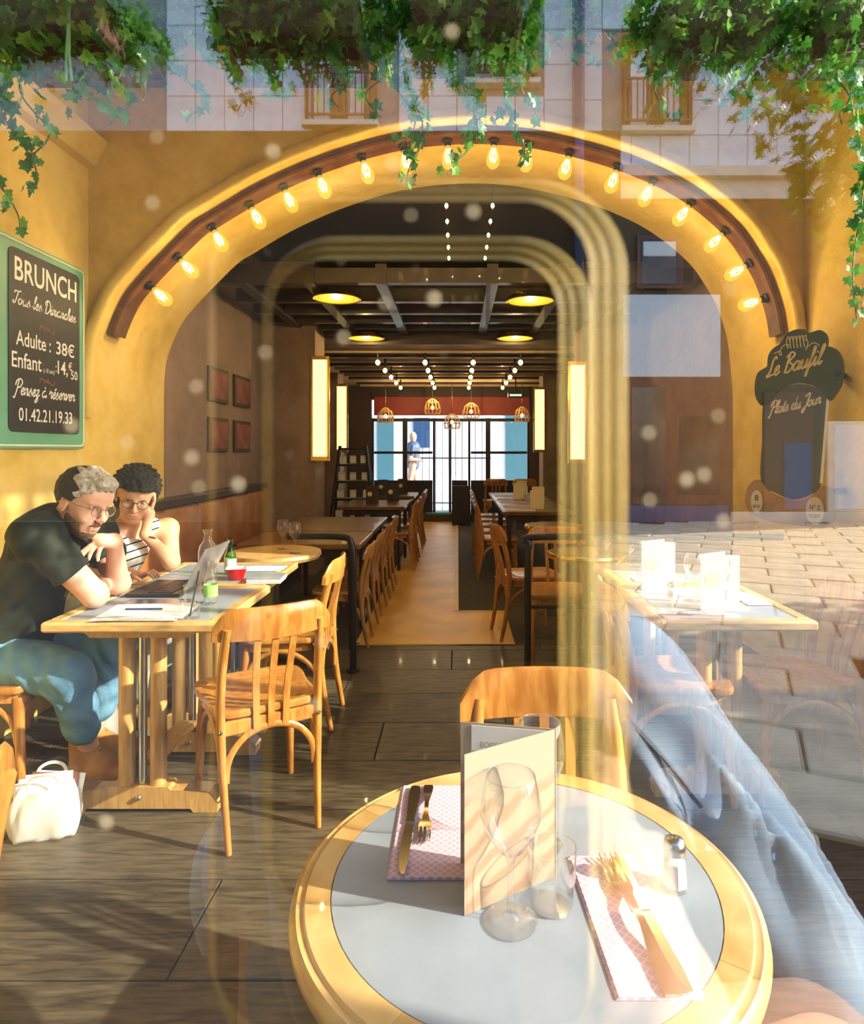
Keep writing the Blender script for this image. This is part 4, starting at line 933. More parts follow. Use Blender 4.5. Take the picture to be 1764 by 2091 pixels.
# ------------------------------------------------------------------ banquette, shelf, pictures, partition
bq = thing('banquette', 'orange-brown leather banquette along the left wall behind the couple', 'bench', (HL + .03, 5.3, 0))
MB().box((.24, 0, .2), (.46, 2.9, .4)).obj('plinth', 'dark_wood', bq, False)
for k in range(5):
    MB().box((.24, -1.16 + .58 * k, .44), (.46, .57, .10), ch=.03).obj('seat_cushion', 'leather', bq, True, 60); MB().box((.06, -1.16 + .58 * k, .72), (.11, .57, .46), ch=.03).obj('back_cushion', 'leather', bq, True, 60)
MB().box((.05, 0, .99), (.12, 2.94, .06), ch=.01).obj('top_ledge', 'dark_wood', bq, False)
sh = thing('ladder_shelf', 'black ladder-shaped shelf with small cards before the left windows', 'shelf', (-1.38, 8.3, 0))
for s in (-1, 1): MB().tube([(s * .33, 0, 0), (s * .17, .12, 1.42)], .02, 6).obj('upright', 'black_metal', sh); MB().tube([(s * .33, .40, 0), (s * .17, .16, 1.42)], .02, 6).obj('upright', 'black_metal', sh)
for k, z in enumerate((.45, .72, .95, 1.17, 1.38)):
    w = .66 - .225 * z; MB().box((0, .17, z), (w, .22, .03)).obj('shelf_board', 'black_metal', sh, False)
    if k < 4:
        for q in range(3): MB().box((-w / 3 + q * w / 3, .14, z + .075), (.09 - .01 * q, .006, .10)).obj('card', 'paper', sh, False)
MB().box((0, .22, .22), (.56, .30, .40)).obj('cabinet', 'dark_wood', sh, False)
for i, (y, z) in enumerate([(5.72, 1.94), (5.72, 1.50), (6.35, 1.94), (6.35, 1.50)]):
    f = thing('framed_print', 'dark red framed print on the dim left wall, %s %s' % ('upper' if z > 1.7 else 'lower', 'nearer' if y < 6 else 'farther'), 'picture', (HL, y, z), 0, 'framed prints on the left wall')
    MB().box((.012, 0, 0), (.024, .46, .30), ch=.004).obj('frame', 'dark_wood', f, False); MB().box((.0255, 0, 0), (.003, .40, .24)).obj('print', mat('print_%d' % i, (.24, .06, .045), .5, var=.5, scale=7), f, False)
pt = thing('low_partition', 'low black partition beside the far door', 'partition', (.06, 11.7, 0))
MB().box((0, 0, .36), (.34, .05, .72), ch=.008).obj('panel', 'black_metal', pt, False)
for x in (-.13, .13): MB().box((x, 0, .015), (.04, .26, .03)).obj('foot', 'black_metal', pt, False)
ex = thing('exit_sign', 'small lit exit sign under the back ceiling on the right', 'sign', (.98, 10.9, 2.30))
MB().box((0, 0, 0), (.26, .03, .10)).obj('case', 'dark_wood', ex, False); MB().box((0, -.017, 0), (.20, .004, .035)).obj('lit_panel', mat('exit_lit', (.8, 1, .8), .4, emit=(.7, 1, .75), estr=1.2), ex, False); MB().box((0, 0, .19), (.02, .02, .29)).obj('bracket', 'black_metal', ex, False)
# ------------------------------------------------------------------ brunch board on the left wall
TX = lambda x: Matrix(((0, 0, 1, x), (1, 0, 0, 0), (0, 1, 0, 0), (0, 0, 0, 1)))
bs = thing('brunch_board', 'mint-framed blackboard with brunch prices on the left wall', 'sign', (XL, 0, 0))
def rrect(x0, x1, y0, y1, r, n=5):
    o = []
    for (cx, cy, a) in ((x1 - r, y0 + r, -PI / 2), (x1 - r, y1 - r, 0), (x0 + r, y1 - r, PI / 2), (x0 + r, y0 + r, PI)):
        o += [(cx + r * math.cos(a + PI / 2 * k / n), cy + r * math.sin(a + PI / 2 * k / n)) for k in range(n + 1)]
    return o
YA, YZ = 2.93, 3.675
MB().prism(rrect(YA, YZ, 1.37, 2.39, .03), .002, .022, TX(0)).obj('frame_board', 'mint', bs, False)
mb = MB(); mb.tube([TX(.023) @ Vector((x, y, 0)) for x, y in rrect(YA + .015, YZ - .015, 1.385, 2.375, .025)], .006, 6, closed=True); mb.obj('border_line', 'mint_line', bs)
MB().prism(rrect(3.047, 3.617, 1.45, 2.34, .035), .022, .027, TX(0)).obj('blackboard', 'chalk_black', bs, False)
def brd(me, name='lettering', m_='white_paint'):
    o = O(name, me if not isinstance(me, MB) else me.mesh(name), m_, bs); o.matrix_basis = TX(.0282); return o
brd(fit_text('BRUNCH', 3.085, 3.585, 2.185, 2.30, .012))
brd(script_mesh('Tous les Dimanches', 3.07, 3.575, 2.07, .034, .095))
brd(fit_text('Adulte :', 3.095, 3.36, 1.872, 1.945, .008)); brd(fit_text('38€', 3.405, 3.565, 1.872, 1.945, .008))
brd(fit_text('Enfant', 3.066, 3.285, 1.762, 1.84, .008)); brd(fit_text('(-10 ans)', 3.30, 3.39, 1.755, 1.785)); brd(fit_text(':', 3.40, 3.407, 1.775, 1.81, .01)); brd(fit_text('14,', 3.418, 3.505, 1.757, 1.84, .012))
brd(fit_text('€', 3.512, 3.545, 1.80, 1.845, .006)); brd(fit_text('50', 3.535, 3.595, 1.752, 1.80, .006))
brd(script_mesh('Pensez à réserver', 3.08, 3.565, 1.632, .037, .095))
brd(fit_text('01.42.21.19.33', 3.115, 3.545, 1.505, 1.57, .006))
for (y, z) in ((3.33, 1.985), (3.33, 1.715)):
    f = MB(); ribbon(f, [(y - .06, z - .01), (y - .05, z + .012), (y - .02, z + .004), (y + .02, z - .004), (y + .05, z - .012), (y + .06, z + .01)], .004); ribbon(f, [(y - .03, z - .012), (y, z + .012), (y + .03, z - .008)], .003); brd(f, 'flourish', 'flourish')
# ------------------------------------------------------------------ daily-specials board on the right
ls = thing('specials_board', 'dark green tree-shaped specials board with gold script by the right wall', 'sign', (1.80, 3.42, 0), math.radians(-40))
SX = Matrix(((1, 0, 0, 0), (0, 0, -1, 0), (0, 1, 0, 0), (0, 0, 0, 1)))         # drawing x,y -> board x,z
sx = lambda px: (px - 1632) * .00270; sz = lambda py: HC - (py - VY) / F * 3.42
def pl(pts, close=True): return [(p.x, p.y) for p in catmull([(sx(x), sz(y), 0) for x, y in pts], 5, close)]
mat('sign_green', (.022, .05, .016), .45, var=.3, scale=6); mat('sign_gold', (.86, .66, .28), .4); mat('sign_wood', (.42, .24, .07), .5, var=.3, scale=8); mat('slate_blue', (.030, .050, .065), .25); mat('oval_cream', (.72, .62, .44), .5)
MB().prism(pl([(1572, 826), (1560, 806), (1559, 780), (1564, 758), (1577, 748), (1582, 744), (1584, 724), (1592, 710), (1604, 702), (1608, 697), (1618, 682), (1632, 675), (1648, 676), (1658, 684), (1664, 683), (1676, 681), (1686, 688), (1690, 702), (1689, 714), (1694, 716), (1706, 724), (1714, 742), (1716, 768), (1712, 792), (1702, 812), (1692, 822), (1682, 806), (1668, 792), (1645, 784), (1620, 786), (1602, 798), (1590, 814)])[::-1], .0, .028, SX).obj('crown', 'sign_green', ls, False)
MB().prism(pl([(1570, 985), (1572, 900), (1575, 820), (1600, 795), (1640, 785), (1680, 800), (1686, 830), (1682, 900), (1676, 990), (1660, 1008), (1630, 1020), (1598, 1008)])[::-1], .004, .020, SX).obj('slate', 'slate_blue', ls, False)
MB().prism([(sx(1676), sz(985)), (sx(1688), sz(810)), (sx(1692), sz(810)), (sx(1681), sz(985))][::-1], .018, .026, SX).obj('edge_strip', 'white_paint', ls, False)
MB().prism(pl([(1545, 1045), (1542, 1010), (1552, 988), (1568, 982), (1590, 1008), (1630, 1022), (1662, 1010), (1682, 990), (1700, 1000), (1704, 1040), (1692, 1068), (1660, 1072), (1580, 1066)])[::-1], .008, .030, SX).obj('scroll_base', 'sign_wood', ls, False)
def sgn(mb_or_me, m_, dy, name='lettering'):
    o = O(name, mb_or_me.mesh(name) if isinstance(mb_or_me, MB) else mb_or_me, m_, ls); o.matrix_basis = Matrix.Translation((0, -dy, 0)) @ Matrix.Rotation(PI / 2, 4, 'X'); return o
sgn(script_mesh('Le Baufil', sx(1580), sx(1678), sz(768), .052, .085, .25, .05), 'sign_gold', .0292)
sgn(script_mesh('Plats du Jour', sx(1585), sx(1676), sz(846), .036, .09, .25, .05), 'cream_paint', .0215)
f = MB()
for k in range(6): ribbon(f, [(sx(1620 + 6 * k), sz(712)), (sx(1618 + 6 * k), sz(696)), (sx(1622 + 6 * k), sz(688)), (sx(1624 + 6 * k), sz(700))], .0022)
ribbon(f, [(sx(1595), sz(720)), (sx(1606), sz(716)), (sx(1609), sz(724)), (sx(1604), sz(720)), (sx(1612), sz(706)), (sx(1622), sz(704)), (sx(1620), sz(712))], .002); ribbon(f, [(sx(1676), sz(712)), (sx(1666), sz(705)), (sx(1655), sz(712)), (sx(1652), sz(718)), (sx(1656), sz(702)), (sx(1648), sz(696))], .002)
sgn(f, 'sign_gold', .0292, 'flourish')
for (px, py, w, h, a, b_) in ((1563, 1027, .030, .062, '8', 'METIER'), (1668, 1040, .042, .072, 'N° 2', 'PORT')):
    ov = [(sx(px) + w * math.cos(2 * PI * k / 28), sz(py) + h * math.sin(2 * PI * k / 28)) for k in range(28)]; MB().prism(ov, .029, .034, SX).obj('oval_plate', 'oval_cream', ls, False)
    sgn(fit_text(a, sx(px) - w * .55, sx(px) + w * .55, sz(py) + .006, sz(py) + .032, .01) if len(a) > 1 else fit_text(a, sx(px) - .010, sx(px) + .010, sz(py) + .004, sz(py) + .036, .01), 'ink', .0348)
    sgn(fit_text(b_, sx(px) - w * .6, sx(px) + w * .6, sz(py) - .036, sz(py) - .018, .004), 'ink', .0348)
MB().box((.20, .04, 1.75), (.03, .14, .03)).obj('wall_bracket', 'black_metal', ls, False); MB().box((.20, .04, 1.15), (.03, .14, .03)).obj('wall_bracket', 'black_metal', ls, False)
# ------------------------------------------------------------------ ivy hung from a beam
mat('ivy_leaf', (.045, .21, .026), .35, var=.75, scale=9, col2=(.008, .05, .010), trans=.28, detail=2)
mat('ivy_light', (.16, .42, .06), .35, var=.5, scale=9, col2=(.04, .16, .02), trans=.35, detail=2)
mat('stem_green', (.09, .11, .03), .6); mat('planter_brown', (.13, .05, .03), .6, var=.2, scale=5)
YI = 1.8
at_in = at
def at_out(px, py, Y):                           # the same sight line, mirrored by the window to the street side
    p = at_in(px, py, abs(Y) + 2 * G0); return Vector((p.x, -(p.y - 2 * G0), p.z))
lo_ = [(0, -.5, 0), (.30, -.62, -.04), (.52, -.30, -.10), (.36, -.10, -.02), (.62, .22, -.10), (.25, .22, 0), (.0, .72, -.10), (-.25, .22, 0), (-.62, .22, -.10), (-.36, -.10, -.02), (-.52, -.30, -.10), (-.30, -.62, -.04)]
LV = np.array([(0, 0, .06)] + lo_); LF = [(0, i, i % 12 + 1) for i in range(1, 13)]
def leaf_mass(name, centers, sizes, m_, parent, down=.5):
    n = len(centers); V = np.zeros((n, 13, 3))
    for i in range(n):
        e = Euler((random.uniform(-1.1, 1.1), random.uniform(-1.1, 1.1), random.uniform(-PI, PI))).to_matrix(); Mx = np.array(Matrix.Rotation(PI / 2 + random.uniform(-.5, .5), 3, 'X') @ Matrix.Rotation(PI, 3, 'Z')) if random.random() < down else np.eye(3)
        V[i] = (np.array(e) @ Mx @ (LV * sizes[i]).T).T + centers[i]
    Fc = [(a + 13 * i, b + 13 * i, c + 13 * i) for i in range(n) for a, b, c in LF]
    me = bpy.data.meshes.new(name); me.from_pydata(V.reshape(-1, 3).tolist(), [], Fc); me.update(); o = O(name, me, m_, parent); o['kind'] = 'stuff'; return o
leaf_me = MB().add([tuple(v) for v in LV], LF).mesh('leaf')
leaf_me2 = leaf_me.copy(); leaf_me.materials.append(MATS['ivy_leaf']); leaf_me2.materials.append(MATS['ivy_light'])
beam = tag(MB().box((-.1, YI + .16, 2.74), (4.4, .12, .14), ch=.01).obj('ceiling_beam', 'dark_wood', None, False), 'dark wooden beam over the window from which the ivy hangs', 'beam')
def ivy(label, x0, x1, y0, y1, n, strands, planter=True, out=False):
    YI = -(1.8 - 2 * G0) if out else 1.8; at = at_out if out else at_in
    a, b = at(x0, 0, YI).x, at(x1, 0, YI).x; zt, zb = at(0, y0, YI).z, at(0, y1, YI).z
    t = thing('hanging_ivy', label, 'plant', ((a + b) / 2, YI, zt), 0, 'ivy plants hung outside the window' if out else 'ivy plants hung over the window'); O_ = Vector(t.location)
    pw = min(.55, (b - a) * .7)
    if planter:
        p_ = MB(); p_.box((0, .06, -.06), (pw, .13, .12), ch=.01); p_.obj('planter', 'planter_brown', t, False)
        for s in (-1, 1): MB().cyl((s * pw * .4, .12, -.01), (s * pw * .4, .14, 2.68 - O_.z), .005, n=6).obj('hanger', 'black_metal', t)
    C = []; S = []
    for k in range(n):
        x = random.uniform(a, b) - O_.x; e = 1 - abs(2 * (x + O_.x - a) / (b - a) - 1) ** 4; h = (zt - zb) * (.35 + .65 * e) * random.uniform(.55, 1.0)
        z = -abs(random.gauss(0, .45)) * h - random.uniform(-.05, .03); C.append((x, random.gauss(-.02, .07), max(z, -h * 1.15))); S.append(random.uniform(.022, .042))
    leaf_mass('foliage', C[:int(n * .55)], S, 'ivy_leaf', t); leaf_mass('foliage', C[int(n * .55):], S, 'ivy_light', t)
    for (sx_, sy0, sx1, sy1, cnt) in strands:
        p0, p1 = at(sx_, sy0, abs(YI) - .03), at(sx1, sy1, abs(YI) - .03); P = []
        for q in range(9):
            u = q / 8; p = p0.lerp(p1, u) - O_ + Vector((.025 * math.sin(u * 7 + sx_), .02 * math.cos(u * 5 + sx_), 0)); P.append(p)
        P = catmull(P, 3); MB().tube(P, .0022, 5).obj('vine', 'stem_green', t)
        for k in range(cnt):
            u = (k + random.random()) / cnt; p = P[min(len(P) - 1, int(u * len(P)))]; o = O('leaf', leaf_me if random.random() < .6 else leaf_me2, None, t)
            s = random.uniform(.026, .044) * (1 - .35 * u); o.matrix_basis = Matrix.Translation(p + Vector((random.uniform(-.022, .022), random.uniform(-.03, .01), random.uniform(-.01, .01)))) @ Euler((random.uniform(-.6, .6), random.uniform(-.9, .9), random.uniform(-1.2, 1.2))).to_matrix().to_4x4() @ Matrix.Rotation(-PI / 2 + random.uniform(-.3, .3), 4, 'X') @ Matrix.Scale(s, 4)
    return t
ivy('ivy at the upper left with strands down to the brunch board', -40, 365, 45, 210, 850, [(15, 150, 55, 400, 30), (60, 160, 80, 330, 16), (-5, 200, 15, 470, 18), (230, 120, 250, 260, 10), (400, 150, 405, 255, 8)])
ivy('ivy left of the middle, flat bottomed, over the arch', 410, 800, 45, 185, 850, [(520, 120, 500, 190, 6), (690, 120, 700, 225, 8), (760, 120, 770, 240, 8)])
ivy('ivy over the middle of the arch with the longest trailing strands', 790, 1110, 25, 190, 800, [(840, 120, 850, 395, 34), (820, 120, 832, 300, 18), (990, 130, 930, 360, 26), (965, 150, 960, 300, 12), (1045, 120, 1052, 330, 20), (1075, 100, 1085, 240, 10)])
ivy('sparse ivy right of the middle', 1120, 1300, 35, 110, 90, [(1190, 60, 1200, 130, 5)], False)
ivy('ivy at the upper right above the tree-shaped board', 1290, 1660, 30, 185, 800, [(1345, 110, 1355, 240, 14), (1460, 120, 1470, 215, 12), (1370, 60, 1350, 160, 8), (1530, 120, 1520, 250, 8)])
ivy('ivy at the right edge with a long strand down the wall', 1640, 1800, 30, 200, 420, [(1752, 150, 1750, 660, 44), (1765, 150, 1770, 520, 24), (1720, 130, 1725, 260, 8)])
tag(MB().box((-.1, -1.62, 2.74), (4.6, .12, .14), ch=.01).obj('awning_beam', 'dark_wood', None, False), 'dark awning beam outside, mirrored along the top of the window', 'beam')
for (lab, x0, x1, y0, y1, n) in [('far left, sunlit', -60, 300, 30, 175, 480), ('left of the middle, sunlit', 420, 800, 35, 165, 560), ('over the middle, sunlit', 800, 1105, 15, 180, 500), ('right of the middle, sunlit', 1290, 1590, 25, 180, 440), ('far right, sunlit', 1600, 1800, 20, 190, 400)]:
    ivy('ivy hung outside and mirrored in the window, ' + lab, x0, x1, y0, y1, n, [(x0 + 60, 120, x0 + 66, 230, 8)], True, True)
rb = thing('green_ribbon', 'pale green ribbon dangling in the upper left ivy', 'ribbon', (0, 0, 0))
for dx in (-4, 5): MB().tube([at(142, -60, 1.68), at(140 + dx * .2, 60, 1.68), at(138 + dx * .6, 110, 1.68), at(140 + dx * 1.3, 165, 1.68)], .004, 6, flat=.4).obj('tail', mat('ribbon%d' % dx, (.25, .62, .40), .5), rb)
# ------------------------------------------------------------------ people
def skin_mat(name, col):
    m, n, l, b = nodes_of(name); b.inputs['Base Color'].default_value = (*col, 1); b.inputs['Roughness'].default_value = .5
    b.inputs['Subsurface Weight'].default_value = .15; b.inputs['Subsurface Radius'].default_value = (.012, .005, .003); b.inputs['Subsurface Scale'].default_value = .6
    tc = n.new('ShaderNodeTexCoord'); nz = n.new('ShaderNodeTexNoise'); nz.inputs['Scale'].default_value = 14; l.new(tc.outputs['Object'], nz.inputs['Vector'])
    cr = n.new('ShaderNodeValToRGB'); e = cr.color_ramp.elements; e[0].position = .35; e[1].position = .7; e[0].color = (col[0] * .9, col[1] * .8, col[2] * .76, 1); e[1].color = (*col, 1)
    l.new(nz.outputs['Fac'], cr.inputs['Fac']); l.new(cr.outputs['Color'], b.inputs['Base Color'])
skin_mat('skin_fair', (.80, .50, .38)); skin_mat('skin_warm', (.78, .46, .29))
mat('lip', (.52, .17, .13), .4); mat('eye_white', (.75, .72, .68), .2); mat('iris', (.03, .018, .010), .15); mat('brow', (.05, .03, .018), .7)
mat('hair_dark', (.010, .008, .005), .7, var=.5, scale=60, bump=.6, bscale=120); mat('hair_grey', (.50, .48, .42), .5, var=.4, scale=60, bump=.6, bscale=120); mat('beard', (.16, .095, .05), .8, var=.4, scale=120, bump=.5, bscale=200)
mat('tee_dark', (.012, .018, .010), .8, var=.3, scale=8, bump=.25, bscale=30); mat('jeans', (.15, .33, .50), .8, var=.3, scale=9, bump=.3, bscale=60, col2=(.09, .22, .38)); mat('jeans_pale', (.38, .44, .40), .8, var=.25, scale=9, bump=.3, bscale=60)
mat('boot_tan', (.44, .22, .06), .55, var=.3, scale=10, bump=.2, bscale=60); mat('sole', (.30, .19, .09), .7); mat('lace', (.20, .09, .03), .7)
def stripes(name, c1, c2, sc_, off=0.0):
    m, n, l, b = nodes_of(name); b.inputs['Roughness'].default_value = .8; tc = n.new('ShaderNodeTexCoord'); sp = n.new('ShaderNodeSeparateXYZ'); l.new(tc.outputs['Object'], sp.inputs[0])
    ax = n.new('ShaderNodeMath'); ax.operation = 'MULTIPLY_ADD'; ax.inputs[1].default_value = -.35; l.new(sp.outputs['X'], ax.inputs[0]); l.new(sp.outputs['Z'], ax.inputs[2])
    mu = n.new('ShaderNodeMath'); mu.operation = 'MULTIPLY_ADD'; mu.inputs[1].default_value = sc_; mu.inputs[2].default_value = off; l.new(ax.outputs[0], mu.inputs[0])
    fr_ = n.new('ShaderNodeMath'); fr_.operation = 'FRACT'; l.new(mu.outputs[0], fr_.inputs[0]); lt = n.new('ShaderNodeMath'); lt.operation = 'LESS_THAN'; lt.inputs[1].default_value = .2; l.new(fr_.outputs[0], lt.inputs[0])
    mx = n.new('ShaderNodeMix'); mx.data_type = 'RGBA'; mx.inputs[6].default_value = (*c1, 1); mx.inputs[7].default_value = (*c2, 1); l.new(lt.outputs[0], mx.inputs[0]); l.new(mx.outputs[2], b.inputs['Base Color'])
stripes('striped_top', (.82, .80, .74), (.012, .012, .014), 26)
class Frame:
    def __init__(s, c, f, u, k=1.0):
        s.c = Vector(c); s.f = Vector(f).normalized(); u = Vector(u); s.u = (u - s.f * u.dot(s.f)).normalized(); s.l = s.u.cross(s.f); s.k = k
        s.M = [list(s.f), list(s.l), list(s.u)]
    def p(s, f, l, u): return s.c + (s.f * f + s.l * l + s.u * u) * s.k
    def loc(s, x, y, z):
        a, b, c = x - s.c.x, y - s.c.y, z - s.c.z
        return tuple((v.x * a + v.y * b + v.z * c) / s.k for v in (s.f, s.l, s.u))
def add_head(F_, h):
    k = h.k; E = lambda f, l, u, r, kk=.02, mode='add': F_.ell(h.p(f, l, u), [q * k for q in r], h.M, kk * k, mode)
    Cn = lambda a, b, r0, r1, kk=.01, mode='add': F_.cone(h.p(*a), h.p(*b), r0 * k, r1 * k, kk * k, mode)
    E(-.008, 0, .035, (.098, .076, .088)); E(.028, 0, -.045, (.062, .056, .072), .03); E(.055, 0, -.095, (.026, .028, .022), .025)
    E(.062, 0, .048, (.030, .055, .030), .03)                                       # forehead
    for s in (-1, 1):
        E(.078, s * .031, .010, (.016, .017, .011), .012, 'sub'); E(.071, s * .031, .008, (.0135, .0145, .0105), .004)   # sockets, lids
        E(.062, s * .040, -.028, (.024, .022, .022), .02); Cn((.083, s * .014, .026), (.078, s * .044, .027), .007, .005, .012)  # cheeks, brows
        E(-.006, s * .077, -.006, (.018, .007, .031), .006); E(-.002, s * .083, -.002, (.009, .004, .017), .004, 'sub')      # ears
        E(.100, s * .010, -.032, (.008, .0075, .0065), .006)                         # nostrils wings
    Cn((.088, 0, .016), (.113, 0, -.025), .0075, .0105, .014)
    Cn((.087, -.018, -.060), (.087, .018, -.060), .0060, .0060, .008); Cn((.085, -.015, -.071), (.085, .015, -.071), .0070, .0070, .008)
    Cn((.094, -.021, -.0655), (.094, .021, -.0655), .0016, .0016, .003, 'sub')
def hair_field(h, grow, bounds, step, cutfn, extra=(), wob=.004, fr=90.0):
    k = h.k; F_ = Field([h.c[i] - bounds for i in range(3)], [h.c[i] + bounds for i in range(3)], step)
    F_.ell(h.p(-.012, 0, .040), [q * k for q in (.098 + grow, .076 + grow, .088 + grow)], h.M, .01)
    for (p, r) in extra: F_.ell(h.p(*p), [q * k for q in r], h.M, .02)
    F_.displace(lambda x, y, z: wob * (np.sin(fr * x + 3 * np.sin(40 * z)) * np.sin(fr * .9 * y + 2 * np.sin(35 * x)) * np.sin(fr * .8 * z + 1.0)) + 0 * (x + y + z))
    F_.cut(lambda x, y, z: cutfn(*h.loc(x, y, z))); return F_
def finger(F_, pts, r=.0085): F_.chain(pts, [r, r * .95, r * .88, r * .75][:len(pts)], .004)
def eyes(h, parent, down=.35, glasses=None, gm='brow'):
    k = h.k
    for s in (-1, 1):
        m = MB(); m.lathe([(0, .0085), (.006, .007), (.009, .002), (.0095, -.003)], 14).obj('eye', 'eye_white', parent, True, 80).matrix_basis = Matrix.Translation(h.p(.0772, s * .031, .0065)) @ h.f.to_track_quat('Z', 'Y').to_matrix().to_4x4() @ Matrix.Scale(k, 4) @ Matrix.Diagonal((1.25, .55, .8, 1))
        MB().lathe([(0, .0026), (.0035, .002), (.0042, 0)], 12).obj('iris', 'iris', parent, True, 80).matrix_basis = Matrix.Translation(h.p(.0832, s * .031, .0050)) @ h.f.to_track_quat('Z', 'Y').to_matrix().to_4x4() @ Matrix.Scale(k, 4)
        MB().tube([h.p(.0795, s * .018, .0125), h.p(.0840, s * .031, .0138), h.p(.0760, s * .045, .0090)], [.0012 * k, .0019 * k, .0012 * k], 6).obj('eyelash', 'iris', parent)
        MB().tube([h.p(.0885, s * .014, .0285), h.p(.0885, s * .030, .0335), h.p(.0790, s * .048, .0270)], [.0030 * k, .0036 * k, .0018 * k], 6).obj('eyebrow', 'brow', parent)
    if glasses:
        g = None; R = glasses
        m = MB()
        for s in (-1, 1):
            m.tube([h.p(.103 - .10 * abs(R * math.cos(a)) * .4 - .004 * s * 0, s * .031 + R * 1.12 * math.cos(a), .004 + R * math.sin(a)) for a in [2 * PI * q / 22 for q in range(22)]], .0016 * k, 6, closed=True)
            m.tube([h.p(.098, s * (.031 + R * 1.12), .012), h.p(.06, s * .079, .012), h.p(-.005, s * .083, .014), h.p(-.028, s * .082, -.006)], .0016 * k, 6)
        m.tube([h.p(.101, -.011, .010), h.p(.108, 0, .013), h.p(.101, .011, .010)], .0015 * k, 6)
        g = m.obj('glasses', gm, parent)
        for s in (-1, 1):
            V = [h.p(.101, s * .031, .004)] + [h.p(.101 - .04 * abs(R * math.cos(a)), s * .031 + R * 1.1 * math.cos(a), .004 + R * .98 * math.sin(a)) for a in [2 * PI * q / 22 for q in range(22)]]
            MB().add(V, [(0, q + 1, (q + 1) % 22 + 1) for q in range(22)]).obj('lens', 'clear_glass', g)
def lips(h, parent):
    k = h.k; m = MB()
    m.tube([h.p(.0855, -.019, -.0645), h.p(.0935, -.008, -.0600), h.p(.0930, 0, -.0612), h.p(.0935, .008, -.0600), h.p(.0855, .019, -.0645)], [.001 * k, .0034 * k, .0032 * k, .0034 * k, .001 * k], 6)
    m.tube([h.p(.0850, -.018, -.0662), h.p(.0920, -.008, -.0715), h.p(.0930, .0, -.0722), h.p(.0920, .008, -.0715), h.p(.0850, .018, -.0662)], [.001 * k, .0036 * k, .0042 * k, .0036 * k, .001 * k], 6); m.obj('lips', 'lip', parent)
# ---- the man: leaning on the table, arms folded, chin on the back of his far hand
mh = Frame((-1.505, 2.575, 1.150), (.91, -.30, -.33), (.30, 0, .95), 1.09)
V_ = Vector
Hp, Nk = V_((-1.88, 2.66, .58)), V_((-1.585, 2.62, 1.075))
Sn, Sf, En, Ef, W_ = V_((-1.615, 2.445, 1.035)), V_((-1.62, 2.86, 1.03)), V_((-1.445, 2.555, .785)), V_((-1.475, 2.785, .785)), V_((-1.418, 2.645, .985))
Kn, Kf, An, Af = V_((-1.535, 2.53, .475)), V_((-1.50, 2.80, .50)), V_((-1.520, 2.64, .13)), V_((-1.60, 2.82, .13))
B_ = Field((-2.06, 2.26, -.01), (-1.28, 2.99, 1.34), .0045)
B_.cone(Hp, Nk - V_((.06, 0, .10)), .10, .115, .05); B_.cone(Nk - V_((.06, 0, .10)), Nk, .10, .06, .05)
B_.cone(Nk, mh.p(-.035, 0, -.05), .062, .056, .03)
add_head(B_, mh)
for S_, E_ in ((Sn, En), (Sf, Ef)): B_.cone(Nk - V_((.05, 0, .06)), S_, .07, .06, .04); B_.cone(S_, E_, .062, .049, .03)
B_.cone(En, Ef + V_((-.05, -.03, .005)), .045, .032, .02); B_.ell(Ef + V_((-.06, .03, .01)), (.03, .045, .018), None, .02)     # near forearm lies across to the far elbow
for q in range(4): finger(B_, [Ef + V_((-.075 + .018 * q, .06, .012)), Ef + V_((-.075 + .018 * q, .10, .006)), Ef + V_((-.07 + .018 * q, .125, -.004))])
finger(B_, [Ef + V_((-.02, .02, .02)), Ef + V_((.0, .05, .03)), Ef + V_((.012, .07, .03))], .0095)
B_.cone(Ef, W_, .046, .030, .02)
kx = [V_((-1.432, 2.600, 1.000)), V_((-1.447, 2.586, .998)), V_((-1.461, 2.575, .991)), V_((-1.473, 2.568, .980))]
B_.chain([W_, V_((-1.445, 2.605, .995))], [.030, .028], .02); B_.ell((-1.448, 2.596, .994), (.034, .026, .022), None, .02)
for q, p in enumerate(kx):
    d = V_((-.012 - .006 * q, -.012, -.036 + .003 * q)); finger(B_, [p, p + d, p + d * 1.75 + V_((.004, .004, 0)), p + d * 2.25 + V_((.010, .008, 0))], .0092 - .0004 * q)
finger(B_, [W_ + V_((-.03, -.01, -.01)), V_((-1.470, 2.60, .965)), V_((-1.487, 2.585, .955))], .0105)
for H_, K_, A_ in ((Hp + V_((0, -.11, -.03)), Kn, An), (Hp + V_((0, .11, -.03)), Kf, Af)): B_.chain([H_, K_, A_], [.08, .055, .04], .03)
man = O('person', B_.mesh('person'), 'skin_fair'); tag(man, 'man with greying hair and dark t-shirt leaning on the table, chin on hand', 'person', 'people in the cafe')
def torso(F_, g, shirt=True):
    F_.cone(Hp + V_((.0, 0, -.02)), Nk + V_((-.085, 0, -.12)), .135 + g, .150 + g, .06); F_.ell(Nk + V_((-.07, 0, -.06)), (.10, .17, .10), None, .06)
T_ = Field((-2.10, 2.24, .42), (-1.36, 3.02, 1.20), .0075)
torso(T_, 0); T_.ell(Hp + V_((.06, 0, .02)), (.13, .17, .12), None, .06)
T_.cone(Nk + V_((-.055, 0, -.04)), Nk + V_((-.008, 0, -.005)), .105, .070, .04)
for S_, E_ in ((Sn, En), (Sf, Ef)):
    T_.cone(Nk + V_((-.06, 0, -.05)), S_, .095, .082, .05); e = S_.lerp(E_, .60); T_.cone(S_, e, .082, .074, .03)
T_.displace(lambda x, y, z: .005 * np.sin(30 * z + 18 * x + 9 * y) * np.sin(14 * y + 20 * x) + .004 * np.sin(55 * (z - x) + 10 * y))
